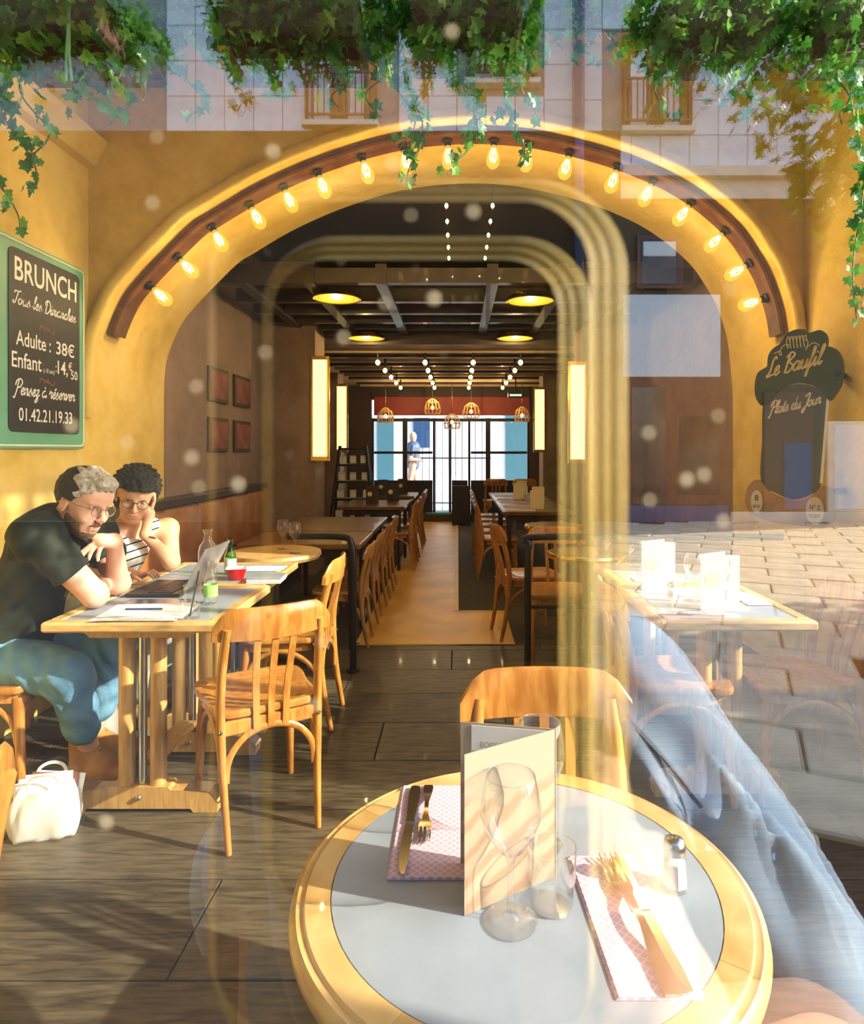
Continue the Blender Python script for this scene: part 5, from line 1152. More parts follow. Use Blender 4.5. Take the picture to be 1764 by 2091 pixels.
for S_, E_ in ((Sn, En), (Sf, Ef)):
    d = (E_ - S_).normalized(); c = S_.lerp(E_, .62)
    T_.d[:] = np.where(True, T_.d, T_.d)
    def sleeve(x, y, z, d=d, c=c):
        w = (x - c.x) * d.x + (y - c.y) * d.y + (z - c.z) * d.z
        r = np.sqrt(np.maximum((x - c.x) ** 2 + (y - c.y) ** 2 + (z - c.z) ** 2 - w ** 2, 0)); return np.where((r < .11) & (w > -.02), w, -1.0)
    T_.cut(sleeve)
T_.cut(lambda x, y, z: np.where(np.sqrt((x - Nk.x - .02) ** 2 + (y - Nk.y) ** 2 + (z - Nk.z - .035) ** 2) < .066, 1.0, -1.0) + 0 * (x + y + z))
O('t_shirt', T_.mesh('t_shirt'), 'tee_dark', man)
J_ = Field((-2.08, 2.30, .10), (-1.36, 2.98, .74), .0075)
J_.ell(Hp + V_((0, 0, -.06)), (.15, .18, .12), None, .04)
for H_, K_, A_ in ((Hp + V_((0, -.10, -.03)), Kn, An), (Hp + V_((0, .10, -.03)), Kf, Af)):
    J_.chain([H_, K_], [.112, .088], .03); J_.chain([K_, K_.lerp(A_, .72)], [.086, .064], .025)
J_.displace(lambda x, y, z: .005 * np.sin(60 * z + 30 * x) * np.sin(25 * y + 20 * x) + .003 * np.sin(95 * x + 40 * z) + 0 * y)
O('jeans', J_.mesh('jeans'), 'jeans', man)
def boot(A_, tx, ty, parent):
    d = V_((tx, ty, 0)).normalized(); s = d.cross(V_((0, 0, 1)))
    F_ = Field((A_.x - .16, A_.y - .16, -.002), (A_.x + .26, A_.y + .2, .27), .006); g = V_((A_.x, A_.y, 0)) - d * .02
    F_.cone(g + V_((0, 0, .185)) - d * .005, g + V_((0, 0, .07)), .052, .052, .02); F_.cone(g + V_((0, 0, .05)), g + d * .10 + V_((0, 0, .05)), .050, .046, .03); F_.cone(g + d * .08 + V_((0, 0, .045)), g + d * .155 + V_((0, 0, .036)), .047, .038, .03); F_.cone(g + V_((0, 0, .14)), g + d * .09 + V_((0, 0, .07)), .035, .04, .03)
    F_.cut(lambda x, y, z: .016 - z + 0 * (x + y)); b = O('boot', F_.mesh('boot'), 'boot_tan', parent)
    F2 = Field((A_.x - .16, A_.y - .16, -.002), (A_.x + .26, A_.y + .2, .06), .005); F2.cone(g + V_((0, 0, .03)), g + d * .155 + V_((0, 0, .03)), .055, .047, .01); F2.cut(lambda x, y, z: np.maximum(z - .022, .001 - z) + 0 * (x + y)); O('sole', F2.mesh('sole'), 'sole', b)
    for k in range(5):
        c = g + d * (.035 + .020 * k) + V_((0, 0, .158 - .0155 * k)); MB().tube([c - s * .026 - V_((0, 0, .012)), c + V_((0, 0, .004)), c + s * .026 - V_((0, 0, .012))], .0032, 6).obj('lace', 'lace', b)
boot(An, 1, -.1, man); boot(Af, 1, 0, man)
hb = lambda f, l, u: .060 + (f - .07) * .85 - u + .006 * np.sin(260 * l) + .004 * np.sin(170 * f + 90 * u)
front = lambda f, l, u: .075 - (f * .75 + u * .70) - .25 * np.abs(l)
Hf = hair_field(mh, .008, .15, .004, lambda f, l, u: np.maximum(hb(f, l, u), (f * .80 + u * .60) + .10 * np.abs(l) - .080 + .008 * np.sin(140 * l + 90 * u)), (), .0035); O('hair_back', Hf.mesh('hair_back'), 'hair_dark', man)
Hf = hair_field(mh, .015, .15, .004, lambda f, l, u: np.maximum(hb(f, l, u), .066 - (f * .80 + u * .60) - .10 * np.abs(l) + .010 * np.sin(140 * l + 90 * u)), (((.070, 0, .100), (.036, .050, .026)),), .0055, 110); O('hair_front', Hf.mesh('hair_front'), 'hair_grey', man)
Bd = Field([mh.c[i] - .14 for i in range(3)], [mh.c[i] + .14 for i in range(3)], .004)
Bd.ell(mh.p(.027, 0, -.047), [q * mh.k for q in (.0675, .0625, .0785)], mh.M, .01); Bd.ell(mh.p(.055, 0, -.096), [q * mh.k for q in (.030, .032, .026)], mh.M, .02)
Bd.displace(lambda x, y, z: .0016 * np.sin(300 * x) * np.sin(280 * y) * np.sin(310 * z))
def beard_cut(f, l, u): return np.maximum(np.maximum(u + .030 + .35 * np.maximum(f, 0), -.035 - f), np.where((f > .068) & (u > -.084), 1.0, -1.0))
Bd.cut(lambda x, y, z: beard_cut(*mh.loc(x, y, z))); O('beard', Bd.mesh('beard'), 'beard', man)
MB().tube([mh.p(.086, -.024, -.058), mh.p(.098, -.009, -.0495), mh.p(.098, .009, -.0495), mh.p(.086, .024, -.058)], [.003, .0058, .0058, .003], 8).obj('moustache', 'beard', man)
mat('gold_wire', (.45, .30, .16), .3, metal=.7); eyes(mh, man, .5, .0185, 'gold_wire')
# ---- the woman: cheek in her left hand, right hand at the laptop
wh = Frame((-1.625, 3.23, 1.128), (.42, -.84, -.34), (.16, .0, .97), 1.05)
Hw, Nw = V_((-1.90, 3.33, .57)), V_((-1.685, 3.29, .985))
Sl, Sr, El, Er, Wl, Wr = V_((-1.545, 3.42, .945)), V_((-1.80, 3.12, .95)), V_((-1.490, 3.335, .782)), V_((-1.66, 3.02, .785)), V_((-1.562, 3.205, .940)), V_((-1.53, 2.99, .785))
B2 = Field((-2.08, 2.86, -.01), (-1.36, 3.60, 1.30), .0045)
B2.cone(Hw, Nw - V_((.05, 0, .12)), .09, .10, .05); B2.cone(Nw - V_((.05, 0, .12)), Nw, .09, .05, .05); B2.cone(Nw, wh.p(-.03, 0, -.05), .050, .047, .03); add_head(B2, wh)
for S_, E_ in ((Sl, El), (Sr, Er)): B2.cone(Nw - V_((.04, 0, .05)), S_, .055, .050, .04); B2.cone(S_, E_, .050, .041, .03)
B2.cone(El, Wl, .040, .025, .02); pw = wh.p(.045, .070, -.062); B2.cone(Wl, pw, .025, .024, .015); B2.ell(pw, (.024, .026, .036), None, .015)
for q in range(4):
    a = wh.p(.050 - .013 * q, .078 + .002 * q, -.030 + .003 * q); b = wh.p(.040 - .016 * q, .083, .004 + .003 * q); c = wh.p(.030 - .018 * q, .082, .026 - .004 * abs(q - 1)); finger(B2, [pw + V_((0, 0, .012)), a, b, c], .0080)
finger(B2, [pw, wh.p(.060, .062, -.070), wh.p(.055, .050, -.098)], .0088)
B2.cone(Er, Wr, .040, .026, .02); hp = V_((-1.475, 2.965, .782)); B2.cone(Wr, hp, .026, .020, .015); B2.ell(hp, (.036, .036, .014), None, .012)
for q in range(4):
    a = hp + V_((.022 + .004 * (q % 3), -.028 + .019 * q, .008)); finger(B2, [a, a + V_((.030, -.002, .010)), a + V_((.052, -.004, -.002)), a + V_((.062, -.005, -.016))], .0078)
finger(B2, [hp + V_((-.01, -.03, 0)), hp + V_((.012, -.052, 0)), hp + V_((.034, -.058, -.008))], .0088)
K1, K2, A1, A2 = V_((-1.52, 3.20, .50)), V_((-1.55, 3.46, .50)), V_((-1.58, 3.2, .10)), V_((-1.58, 3.45, .10))
for H_, K_, A_ in ((Hw + V_((0, -.09, -.03)), K1, A1), (Hw + V_((0, .09, -.03)), K2, A2)): B2.chain([H_, K_, A_], [.075, .05, .035], .03)
wom = O('person', B2.mesh('person'), 'skin_warm'); tag(wom, 'woman with dark curly hair, glasses and striped tank top resting her cheek on her hand', 'person', 'people in the cafe')
T2 = Field((-2.08, 3.0, .48), (-1.45, 3.62, 1.02), .006)
T2.cone(Hw + V_((.02, 0, .0)), Nw + V_((-.055, 0, -.14)), .118, .128, .05); T2.ell(Nw + V_((-.02, -.01, -.12)), (.10, .14, .095), None, .05)
for S_ in (Sl, Sr): T2.cone(Nw + V_((-.03, 0, -.09)), S_.lerp(Nw, .45) + V_((0, 0, -.005)), .07, .052, .03)
T2.displace(lambda x, y, z: .003 * np.sin(40 * z + 25 * x) * np.sin(22 * y) + 0 * x)
T2.cut(lambda x, y, z: np.where(np.sqrt((x - Nw.x - .045) ** 2 + (y - Nw.y + .04) ** 2 + (z - Nw.z - .01) ** 2) < .082, 1.0, -1.0) + 0 * (x + y + z)); O('tank_top', T2.mesh('tank_top'), 'striped_top', wom)
J2 = Field((-2.08, 3.0, .06), (-1.40, 3.64, .70), .0085); J2.ell(Hw + V_((0, 0, -.05)), (.14, .17, .11), None, .04)
for H_, K_, A_ in ((Hw + V_((0, -.09, -.03)), K1, A1), (Hw + V_((0, .09, -.03)), K2, A2)): J2.chain([H_, K_, K_.lerp(A_, .85)], [.10, .078, .06], .03)
O('jeans', J2.mesh('jeans'), 'jeans_pale', wom)
for A_ in (A1, A2):
    F_ = Field((A_.x - .1, A_.y - .08, 0), (A_.x + .22, A_.y + .08, .16), .007); F_.chain([V_((A_.x - .01, A_.y, .06)), V_((A_.x + .08, A_.y, .04)), V_((A_.x + .15, A_.y, .035))], [.045, .042, .034], .02); F_.cut(lambda x, y, z: .002 - z + 0 * (x + y)); O('shoe', F_.mesh('shoe'), 'sole', wom)
curl = lambda f, l, u: np.maximum(np.where((f > .030 - .05 * np.clip((np.abs(l) - .055) / .03, 0, 1)) & (u < .066 + .05 * np.clip(.05 - np.abs(l), 0, 1)), 1.0, -1.0), -u - .105)
Hf = hair_field(wh, .032, .19, .0045, curl, (((-.055, .05, -.03), (.05, .045, .06)), ((-.055, -.05, -.03), (.05, .045, .06)), ((-.02, .080, .01), (.035, .022, .05)), ((-.02, -.080, .01), (.035, .022, .05)), ((-.075, 0, -.03), (.045, .06, .07)), ((.03, 0, .115), (.06, .06, .03))), .011, 150); O('hair', Hf.mesh('hair'), 'hair_dark', wom)
eyes(wh, wom, .4, .0215, 'brow'); lips(wh, wom); lips(mh, man)
wd = (pw - Wl).normalized(); q = wd.orthogonal().normalized(); r = wd.cross(q); c = Wl.lerp(El, .12)
MB().tube([c + (q * math.cos(a) + r * math.sin(a)) * .0315 for a in [2 * PI * i / 20 for i in range(20)]], .0055, 6, closed=True).obj('bracelet', 'strip_wood', wom)
# ------------------------------------------------------------------ the street behind the camera (seen in the window)
D0 = 12.3; FY = -(D0 - 2 * G0)
fx = lambda px: (px - VX) / F * D0
fz = lambda py: HC - (py - VY) / F * D0
mat('clad', (.66, .72, .80), .5, var=.12, scale=2); mat('clad_gap', (.25, .27, .30), .7); mat('stone_band', (.66, .62, .54), .7, var=.12, scale=3); mat('shop_wall', (.10, .07, .04), .9, var=.2, scale=2)
mat('shop_white', (.74, .76, .80), .5); mat('shop_red', (.10, .030, .020), .4); mat('plinth_blue', (.02, .07, .20), .4); mat('win_dark', (.03, .035, .04), .1, spec=.8); mat('shutter', (.10, .045, .035), .5); mat('pipe_blue', (.06, .10, .20), .4); mat('rail_brown', (.16, .07, .05), .5)
mat('paver', (.66, .58, .44), .8, var=.25, scale=4, bump=.3, bscale=30); mat('far_ground_side', (.34, .31, .27), .9, var=.2, scale=3); mat('street_bed', (.022, .022, .024), .95, spec=.05)
fb = thing('street_building', 'pale clad building across the street, mirrored in the window', 'building', (0, FY, 0))
W0, W1, HT = fx(-260), fx(2080), 12.4
MB().box(((W0 + W1) / 2, -.9, HT / 2), (W1 - W0, 1.6, HT)).obj('wall', 'clad_gap', fb, False)
pw_, ph_ = .56, .68
wins = [(1275, 1410, 60, 262), (955, 1095, 20, 165), (625, 765, 20, 250)]
zb_l, zb_r = fz(265), fz(345); pc = 0; pmesh = MB().box((0, 0, 0), (pw_ - .012, .06, ph_ - .012), ch=.006).mesh('panel'); pmesh.materials.append(MATS['clad'])
for c in range(int((W1 - W0) / pw_)):
    x = W0 + pw_ * (c + .5); zb = zb_r if x > fx(1100) else zb_l
    for r in range(int((HT - zb) / ph_)):
        z = zb + ph_ * (r + .5); px, py = VX + x * F / D0, VY - (z - HC) * F / D0
        if any(a - 20 < px < b + 20 and t - 25 < py < u + 5 for a, b, t, u in wins) or x < fx(390) - .3: continue
        o = O('panel', pmesh, None, fb); o.location = (x, -.08, z); pc += 1
for (a, b, t, u) in wins:
    w = MB().box(((fx(a) + fx(b)) / 2, -.10, (fz(t) + fz(u)) / 2), (fx(b) - fx(a), .08, fz(t) - fz(u))).obj('window', 'win_dark', fb, False)
    MB().box(((fx(a) + fx(b)) / 2, -.03, fz(u) - .04), (fx(b) - fx(a) + .14, .3, .10)).obj('sill', 'stone_band', w, False)
    for s in (.0, .5, 1.0): MB().box((fx(a) + (fx(b) - fx(a)) * s, -.04, (fz(t) + fz(u)) / 2), (.06, .06, fz(t) - fz(u))).obj('frame_bar', 'shutter', w, False)
    for s in (.22, .72): MB().box((fx(a) + (fx(b) - fx(a)) * s, -.045, (fz(t) + fz(u)) / 2), (.30, .02, fz(t) - fz(u) - .05)).obj('curtain', 'shop_white', w, False)
    rl = MB(); rl.box(((fx(a) + fx(b)) / 2, .08, fz(u) + .92), (fx(b) - fx(a), .04, .04)); rl.box(((fx(a) + fx(b)) / 2, .08, fz(u) + .12), (fx(b) - fx(a), .04, .04))
    n = int((fx(b) - fx(a)) / .11)
    for k in range(n + 1): rl.box((fx(a) + (fx(b) - fx(a)) * k / n, .08, fz(u) + .52), (.022, .022, .82))
    rl.obj('railing', 'rail_brown', w, False)
MB().box(((fx(1268) + W1) / 2, .0, (fz(345) + fz(365)) / 2), (W1 - fx(1268), .34, fz(345) - fz(365))).obj('cornice', 'stone_band', fb, False)
MB().box(((fx(1268) + W1) / 2, -.06, (fz(365) + fz(405)) / 2), (W1 - fx(1268), .12, fz(365) - fz(405))).obj('fascia', 'stone_band', fb, False)
MB().box(((W0 + W1) / 2, -.08, (fz(405)) / 2), (W1 - W0, .08, fz(405))).obj('ground_floor_wall', 'shop_wall', fb, False)
MB().box(((W0 + fx(1268)) / 2, -.075, (fz(265) + fz(405)) / 2), (fx(1268) - W0, .1, fz(265) - fz(405))).obj('ground_floor_wall', 'shop_wall', fb, False)
MB().cyl((fx(1182), .05, .2), (fx(1182), .05, HT), .10, n=12).obj('drain_pipe', 'pipe_blue', fb)
def rect(name, m_, a, b, t, u, dy=.0, th=.08, parent=None):
    return MB().box(((fx(a) + fx(b)) / 2, dy, (fz(t) + fz(u)) / 2), (fx(b) - fx(a), th, fz(t) - fz(u)), ch=.01).obj(name, m_, parent or fb, False)
s = rect('window', 'shutter', 1300, 1395, 480, 590); rect('pane', 'win_dark', 1310, 1380, 492, 582, .03, .06, s); rect('blind', 'shop_white', 1312, 1378, 495, 525, .045, .06, s)
rect('shop_sign', 'shop_white', 1272, 1470, 602, 770)
s = rect('shop_front', 'shop_red', 1275, 1482, 770, 1068, -.01); rect('shop_pane', 'win_dark', 1290, 1360, 790, 1030, .02, .05, s); rect('shop_pane', 'win_dark', 1382, 1470, 850, 1010, .02, .05, s); rect('plinth', 'plinth_blue', 1272, 1484, 1032, 1068, .06, .08, s)
s = rect('shop_front', 'stone_band', 1690, 1802, 860, 1045, -.01); rect('shop_pane', 'shop_white', 1702, 1790, 868, 1040, .02, .05, s)
s = rect('shop_front', 'shop_red', 1560, 1660, 800, 1045, -.01); rect('shop_pane', 'plinth_blue', 1600, 1655, 905, 1040, .02, .05, s)
rect('stone_base', 'stone_band', 1490, 2000, 1045, 1068, .02)
# pavement of large flagstones laid askew
pv = struct('pavement', MB().box((0, (FY - .05) / 2 - .02, -.09), (24, -FY + .06, .16)), 'street_bed', label='street paved with large pale flagstones')
struct('pavement_side', MB().box((7.3, 6.2, -.09), (9.9, 12.3, .16)), 'far_ground_side', label='pavement beyond the side window')
ang = math.radians(24); ca, sa = math.cos(ang), math.sin(ang); k = 0; pvm = {}
for j in range(-36, 10):
    for i in range(-14, 26):
        u, v = i * .80 + (j % 2) * .40, j * .46; x, y = 3.6 + u * ca - v * sa, -5.4 + u * sa + v * ca
        if not (-.6 < x < 8.6 and FY + .25 < y < -1.6): continue
        if abs(x) / (abs(y) + .1) > .72 and x > 0: continue
        if x < .12 * abs(y): continue
        o = pvm.get('m')
        if o is None: pvm['m'] = o = MB().box((0, 0, 0), (.785, .445, .05), ch=.008).mesh('flagstone'); o.materials.append(MATS['paver'])
        q = O('flagstone', o, None, pv); q.location = (x, y, -.018 + .004 * ((i * 7 + j * 3) % 3)); q.rotation_euler = (0, 0, ang); k += 1
# street tree on the right
tr = thing('street_tree', 'leafy street tree on the right, mirrored in the window', 'tree', (3.55, -4.3, 0))
bark = mat('bark', (.10, .07, .045), .9, var=.4, scale=9, bump=.5)
MB().tube(catmull([(0, 0, 0), (.03, .02, 1.2), (-.05, 0, 2.4), (-.25, .05, 3.6), (-.35, .1, 4.8)], 4), [.13 - .0045 * i for i in range(17)], 10).obj('trunk', 'bark', tr)
C = []; S = []
for (bx, by, bz, r, n) in [(-.9, .2, 4.4, .75, 420), (-1.3, .3, 3.7, .55, 330), (-.6, -.2, 3.4, .55, 330), (-1.05, .3, 3.05, .38, 200), (-.35, .1, 5.2, .9, 420), (.3, 0, 4.3, .7, 300), (-.95, .25, 2.75, .25, 90)]:
    MB().tube(catmull([(-.2, .05, 3.1), (bx * .6, by * .6, (bz + 3.2) / 2), (bx, by, bz)], 4), [.04 - .0035 * i for i in range(9)], 6).obj('branch', 'bark', tr)
    for q in range(n):
        d = V_((random.gauss(0, 1), random.gauss(0, 1), random.gauss(0, 1))).normalized() * r * random.random() ** .5; C.append((bx + d.x, by + d.y, bz + d.z)); S.append(random.uniform(.05, .09))
random.shuffle(C)
leaf_mass('foliage', C, S, 'ivy_leaf', tr, .3)
# ------------------------------------------------------------------ far street beyond the back windows
mat('far_wall', (.80, .82, .84), .7, var=.1, scale=1.5); mat('far_blue', (.05, .16, .22), .5); mat('far_ground', (.55, .56, .58), .8)
struct('far_pavement', MB().box((0, 17, -.02), (20, 8.0, .2)), 'far_ground', label='bright pavement beyond the far door')
b2 = thing('far_building', 'bright pale building across the far street', 'building', (0, 19.5, 0))
MB().box((0, .5, 3.5), (16, 1, 7)).obj('wall', 'far_wall', b2, False)
for (x, z, w, h, m_) in [(-2.2, 1.3, .5, 1.9, 'far_blue'), (1.9, 1.4, .9, 2.2, 'far_blue'), (.0, 1.5, .5, 1.6, 'stone_band'), (-1.1, 1.9, .5, .9, 'plinth_blue')]: MB().box((x, -.02, z), (w, .06, h)).obj('shop_panel', m_, b2, False)
fg = thing('iron_fence', 'thin upright bars across the far doorway', 'fence', (0, 13.6, 0))
for k in range(11): MB().cyl((-.75 + .14 * k, 0, .08), (-.75 + .14 * k, 0, 2.05), .008, n=5).obj('bar', 'pipe_blue', fg)
for z in (.25, 1.2): MB().box((-.05, 0, z), (1.5, .02, .03)).obj('rail', 'pipe_blue', fg, False)
P_ = Field((-1.35, 14.65, .07), (-.75, 15.4, 1.85), .016); b = V_((-1.05, 15, .08))
P_.chain([b + V_((0, 0, 1.0)), b + V_((0, 0, 1.32))], [.13, .15], .05); P_.ell(b + V_((0, 0, 1.60)), (.085, .075, .12), None, .02); P_.cone(b + V_((0, 0, 1.35)), b + V_((0, 0, 1.55)), .06, .05, .03)
for s in (-1, 1):
    P_.chain([b + V_((0, s * .1, .95)), b + V_((.08 * s, s * .09, .5)), b + V_((.03 * s, s * .09, .07)), b + V_((.03 * s + .12, s * .09, .05))], [.09, .065, .045, .04], .03); P_.chain([b + V_((0, s * .17, 1.35)), b + V_((.05 * s, s * .22, 1.08)), b + V_((.22, s * .18, 1.05))], [.055, .045, .032], .02)
pd = O('person', P_.mesh('person'), 'skin_fair'); tag(pd, 'distant passer-by in a dark t-shirt outside the far windows', 'person')
S_ = Field((-1.35, 14.65, .6), (-.75, 15.4, 1.6), .016); S_.chain([b + V_((0, 0, .95)), b + V_((0, 0, 1.34))], [.15, .17], .05)
for s in (-1, 1): S_.chain([b + V_((0, s * .16, 1.36)), b + V_((.03 * s, s * .20, 1.2))], [.075, .065], .03)
O('t_shirt', S_.mesh('t_shirt'), 'pipe_blue', pd)
# ------------------------------------------------------------------ the photographer: denim shirt, phone held against the glass
def den():
    m, n, l, bs_ = nodes_of('denim'); bs_.inputs['Roughness'].default_value = .75; tc = n.new('ShaderNodeTexCoord')
    a = n.new('ShaderNodeTexNoise'); a.inputs['Scale'].default_value = 9; a.inputs['Detail'].default_value = 6; l.new(tc.outputs['Object'], a.inputs['Vector'])
    w = n.new('ShaderNodeTexWave'); w.inputs['Scale'].default_value = 220; l.new(tc.outputs['Object'], w.inputs['Vector'])
    cr = n.new('ShaderNodeValToRGB'); e = cr.color_ramp.elements; e[0].position = .3; e[1].position = .7; e[0].color = (.20, .37, .64, 1); e[1].color = (.46, .63, .86, 1); l.new(a.outputs['Fac'], cr.inputs['Fac']); l.new(cr.outputs['Color'], bs_.inputs['Base Color'])
    bp = n.new('ShaderNodeBump'); bp.inputs['Strength'].default_value = .2; bp.inputs['Distance'].default_value = .002; l.new(w.outputs['Fac'], bp.inputs['Height']); l.new(bp.outputs[0], bs_.inputs['Normal'])
den()
PS, PSl, PE, PEl = V_((.140, -.52, 1.105)), V_((-.17, -.60, 1.115)), V_((.335, -.43, .835)), V_((-.215, -.63, .84))
PH, PN, PW = V_((-.03, -.60, .76)), V_((-.03, -.55, 1.135)), V_((.055, -.085, 1.13))
ph2 = Frame((-.03, -.47, 1.325), (.05, .95, -.15), (0, 0, 1), .98)
Q_ = Field((-.52, -.80, -.01), (.52, -.0, 1.52), .0085)
Q_.cone(PH, PN - V_((0, 0, .10)), .12, .13, .05); Q_.cone(PN - V_((0, 0, .1)), PN, .10, .055, .04); Q_.cone(PN, ph2.p(-.03, 0, -.06), .05, .048, .03); add_head(Q_, ph2)
PWl = V_((-.21, -.55, .60))
for S1, E1, W1_ in ((PS, PE, PW), (PSl, PEl, PWl)): Q_.chain([PN - V_((0, 0, .05)), S1, E1, W1_], [.08, .06, .045, .029], .03)
for s, W1_ in ((1, PW),):
    pm_ = V_((s * .042, -.045, 1.215)); Q_.cone(W1_, pm_, .029, .024, .02); Q_.ell(pm_, (.018, .026, .036), None, .02)
    for q in range(4): z = 1.228 + .016 * q; finger(Q_, [pm_ + V_((s * .006, .005, .008 * q)), V_((s * .047 - .010, -.022, z)), V_((s * .044 - .010, -.006, z + .002)), V_((s * .034 - .010, .0035, z + .003))], .0078)
    finger(Q_, [pm_, V_((s * .036, -.040, 1.255)), V_((s * .022, -.032, 1.275))], .009)
hl = PWl + V_((0, .012, -.075)); Q_.cone(PWl, hl, .027, .022, .02); Q_.ell(hl, (.016, .036, .040), None, .02)   # left hand hangs at the side
for q in range(4): a = hl + V_((0, -.028 + .019 * q, -.03)); finger(Q_, [a, a + V_((.006, .002, -.036)), a + V_((.016, .004, -.058)), a + V_((.026, .005, -.070))], .0085)
finger(Q_, [hl + V_((0, .02, .02)), hl + V_((.012, .048, -.01)), hl + V_((.020, .052, -.036))], .0095)
for s in (-1, 1): Q_.chain([PH + V_((s * .09, 0, 0)), V_((s * .11, -.60, .45)), V_((s * .12, -.62, .07)), V_((s * .13, -.50, .045))], [.10, .065, .045, .038], .03)
pg_ = O('person', Q_.mesh('person'), 'skin_fair'); tag(pg_, 'photographer in a pale denim shirt outside, mirrored in the window', 'person')
R_ = Field((-.56, -.86, .66), (.56, -.26, 1.30), .0075)
R_.cone(PH, PN - V_((0, 0, .12)), .165, .165, .06); R_.ell(PN - V_((0, -.01, .07)), (.17, .12, .09), None, .06)
for S1, E1 in ((PS, PE), (PSl, PEl)): R_.chain([PN - V_((0, 0, .06)), S1], [.10, .078], .05); R_.chain([S1, E1], [.080, .076], .04)
def folds(x, y, z):
    ax = (x - PS.x) * .60 + (z - PS.z) * -.75                       # runs down the sleeve
    return (.014 * np.sin(40 * ax + 14 * x + 9 * np.sin(11 * y + 7 * x)) * np.clip((x - .05) * 6, 0, 1) + .030 * (np.abs(np.sin(52 * x + 7 * z + 1.3 * np.sin(8 * z))) ** .6 * -1.0 + .6) * np.clip((1.13 - z) * 8, 0, 1) * np.clip((.30 - x) * 9, 0, 1) + .004 * np.sin(80 * (x + z) + 30 * y))
R_.displace(folds)
for S1, E1 in ((PS, PE), (PSl, PEl)):
    d = (E1 - S1).normalized(); c = S1.lerp(E1, 1.03)
    R_.cut(lambda x, y, z, d=d, c=c: np.where(((x > .24) if c.x > 0 else (x < -.05) & (z < .98)), (x - c.x) * d.x + (y - c.y) * d.y + (z - c.z) * d.z, -1.0))
shirt = O('denim_shirt', R_.mesh('denim_shirt'), 'denim', pg_)
sm = [PN + V_((.07, .085, -.025)), V_((.115, -.455, 1.145)), V_((.165, -.440, 1.105)), V_((.205, -.430, 1.060))]; MB().tube(catmull(sm, 5), .0022, 5).obj('shoulder_seam', 'ink', shirt)
L_ = Field((-.30, -.80, .05), (.30, -.42, .92), .012)
for s in (-1, 1): L_.chain([PH + V_((s * .08, 0, .02)), V_((s * .11, -.60, .45)), V_((s * .12, -.62, .10))], [.13, .09, .08], .04)
O('trousers', L_.mesh('trousers'), 'jeans', pg_)
for s in (-1, 1):
    F_ = Field((s * .125 - .07, -.70, 0), (s * .125 + .07, -.40, .13), .008); F_.chain([V_((s * .12, -.63, .05)), V_((s * .128, -.47, .04))], [.048, .04], .02); F_.cut(lambda x, y, z: .002 - z + 0 * (x + y)); O('shoe', F_.mesh('shoe'), 'sole', pg_)
Hf = hair_field(ph2, .02, .17, .008, lambda f, l, u: np.where((f > .03) & (u < .06), 1.0, -1.0) + 0 * l, (((-.05, 0, -.05), (.05, .07, .08)),), .004); O('hair', Hf.mesh('hair'), 'hair_dark', pg_)
ph = thing('phone', 'phone with clear case held against the window by the photographer', 'phone', (0, -.0035, HC))
s1 = .111 / F; PX0, PX1, PZ1 = -535 * s1, 355 * s1, 580 * s1; PZ0 = PZ1 - .155
SXP = Matrix(((1, 0, 0, 0), (0, 0, -1, 0), (0, 1, 0, 0), (0, 0, 0, 1)))
MB().prism(rrect(PX0 + .002, PX1 - .002, PZ0 + .002, PZ1 - .002, .014, 8), .0005, .0075, SXP).obj('body', mat('phone_back', (.014, .012, .016), .5, spec=.2), ph, False)
cs = MB(); sec = [(-.002, -.0075), (0, -.0035), (.002, .0005), (.0034, .0012), (.0054, .0052), (.0066, .0058), (.0088, .0098)]; n = 44
for o_, d in sec: cs.v += [tuple(SXP @ V_((x, y, -d))) for x, y in rrect(PX0 + o_ * .7, PX1 - o_, PZ0 + o_, PZ1 - o_, .0165 - o_ * .6, 10)]
n = len(cs.v) // len(sec)
for r in range(len(sec) - 1):
    for q in range(n): cs.f.append((r * n + q, r * n + (q + 1) % n, (r + 1) * n + (q + 1) % n, (r + 1) * n + q))
cs.obj('case_edge', mat('clear_case', (1.0, .78, .26), .25, trans=.18, spec=.8), ph, False)
MB().prism(rrect(PX0 + .022, PX1 - .004, -.020, PZ1 - .012, .010, 6), -.0008, .0008, SXP).obj('camera_island', 'phone_back', ph, False)
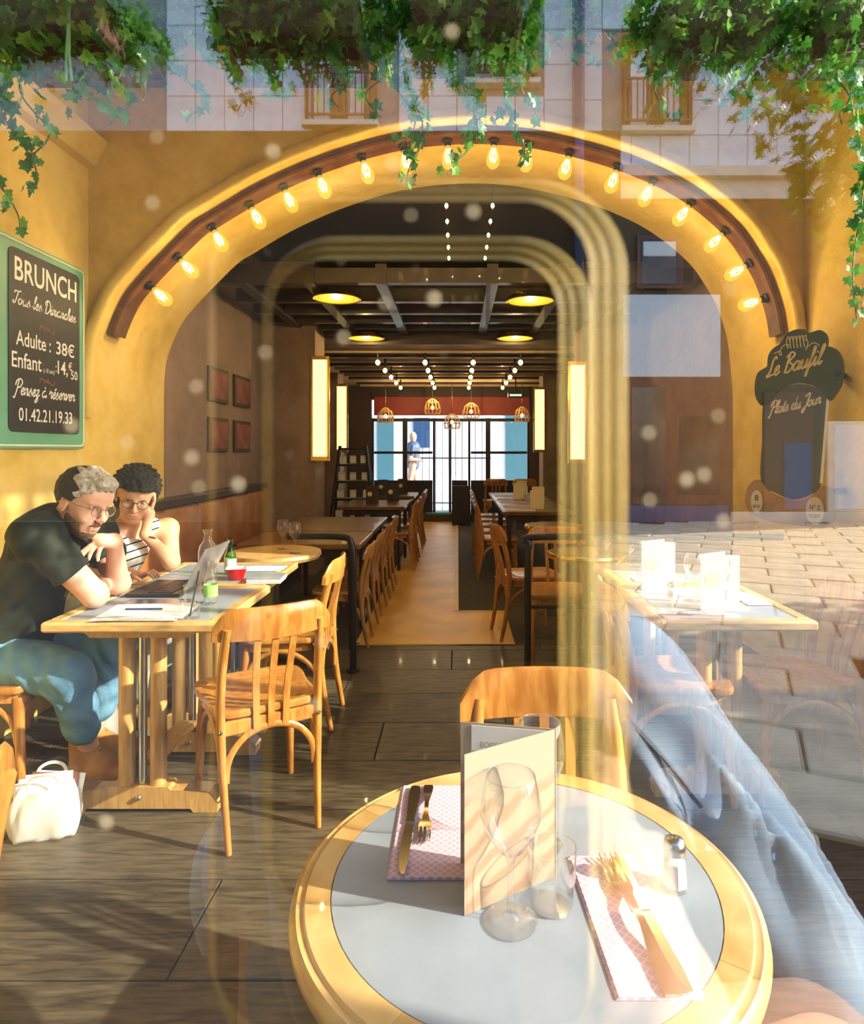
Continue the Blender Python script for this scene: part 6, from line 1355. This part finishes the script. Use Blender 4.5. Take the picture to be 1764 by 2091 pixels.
# ------------------------------------------------------------------ dried drops on the outside of the window
dm = MB(); drops = [(838, 440), (965, 433), (310, 415), (320, 280), (555, 310), (800, 335), (828, 370), (885, 610), (390, 935), (400, 790), (785, 620), (145, 870), (260, 905), (405, 995), (485, 990), (1323, 885), (1465, 850), (1400, 980), (1435, 970), (1325, 1022), (1490, 590), (1475, 1065), (700, 690), (540, 720), (920, 65), (640, 1440), (660, 1310), (215, 1680)]
for i, (px, py) in enumerate(drops):
    p = at(px, py, G0); r = .00030 * (.7 + .6 * ((i * 37) % 10) / 10); M = Matrix.Translation((p.x, G0 - .00002, p.z)) @ Matrix.Rotation(PI / 2, 4, 'X'); m = MB().lathe([(r, 0), (r * .7, r * .25), (0, r * .35)], 8); dm.add(m.v, m.f, M)
o = dm.obj('dried_drops', mat('dried_drop', (.75, .68, .5), .6, trans=.5), w1); o['kind'] = 'stuff'
# a second street tree beyond the side window breaks up the sun that reaches the left wall
t2 = thing('street_tree', 'thin-leaved street tree beyond the side window', 'tree', (6.3, .9, 0)); C = []; S = []
MB().tube(catmull([(0, 0, 0), (.03, .02, 2.0), (-.05, 0, 4.2), (.02, .05, 5.8)], 4), [.12 - .006 * i for i in range(13)], 10).obj('trunk', 'bark', t2)
for (bx, by, bz, r, n) in [(-.3, .2, 5.5, .62, 150), (.1, -.35, 6.1, .6, 130), (-.1, .5, 6.4, .6, 130)]:
    MB().tube([(0, 0, 4.2), (bx * .5, by * .5, bz - .4), (bx, by, bz)], [.035, .025, .01], 6).obj('branch', 'bark', t2)
    for q in range(n):
        d = V_((random.gauss(0, 1), random.gauss(0, 1), random.gauss(0, 1))).normalized() * r * random.random() ** .4; C.append((bx + d.x, by + d.y, bz + d.z)); S.append(random.uniform(.06, .11))
leaf_mass('foliage', C, S, 'ivy_light', t2, .3)
# unseen low tree at the kerb, added to shade the pavement near the window
t3 = thing('street_tree', 'low dense kerbside tree added out of view to shade the pavement', 'tree', (7.0, -4.2, 0)); C = []; S = []
MB().tube(catmull([(0, 0, 0), (.03, .02, .7), (-.05, 0, 1.5), (.02, .05, 2.6)], 4), [.12 - .006 * i for i in range(13)], 10).obj('trunk', 'bark', t3)
for (bx, by, bz, r, n) in [(0, .55, 3.1, .6, 420), (0, -.2, 2.8, .75, 560), (0, -1.0, 2.55, .75, 520), (.1, -1.8, 2.4, .7, 420), (.1, -.6, 2.0, .6, 240), (0, .9, 3.3, .4, 160)]:
    MB().tube([(0, 0, .9), (bx * .5, by * .5, bz - .2), (bx, by, bz)], [.04, .03, .012], 6).obj('branch', 'bark', t3)
    for q in range(n):
        d = V_((random.gauss(0, 1), random.gauss(0, 1), random.gauss(0, 1))).normalized() * r * random.random() ** .4; C.append((bx + d.x, by + d.y, bz + d.z)); S.append(random.uniform(.10, .17))
leaf_mass('foliage', C, S, 'ivy_leaf', t3, .3)
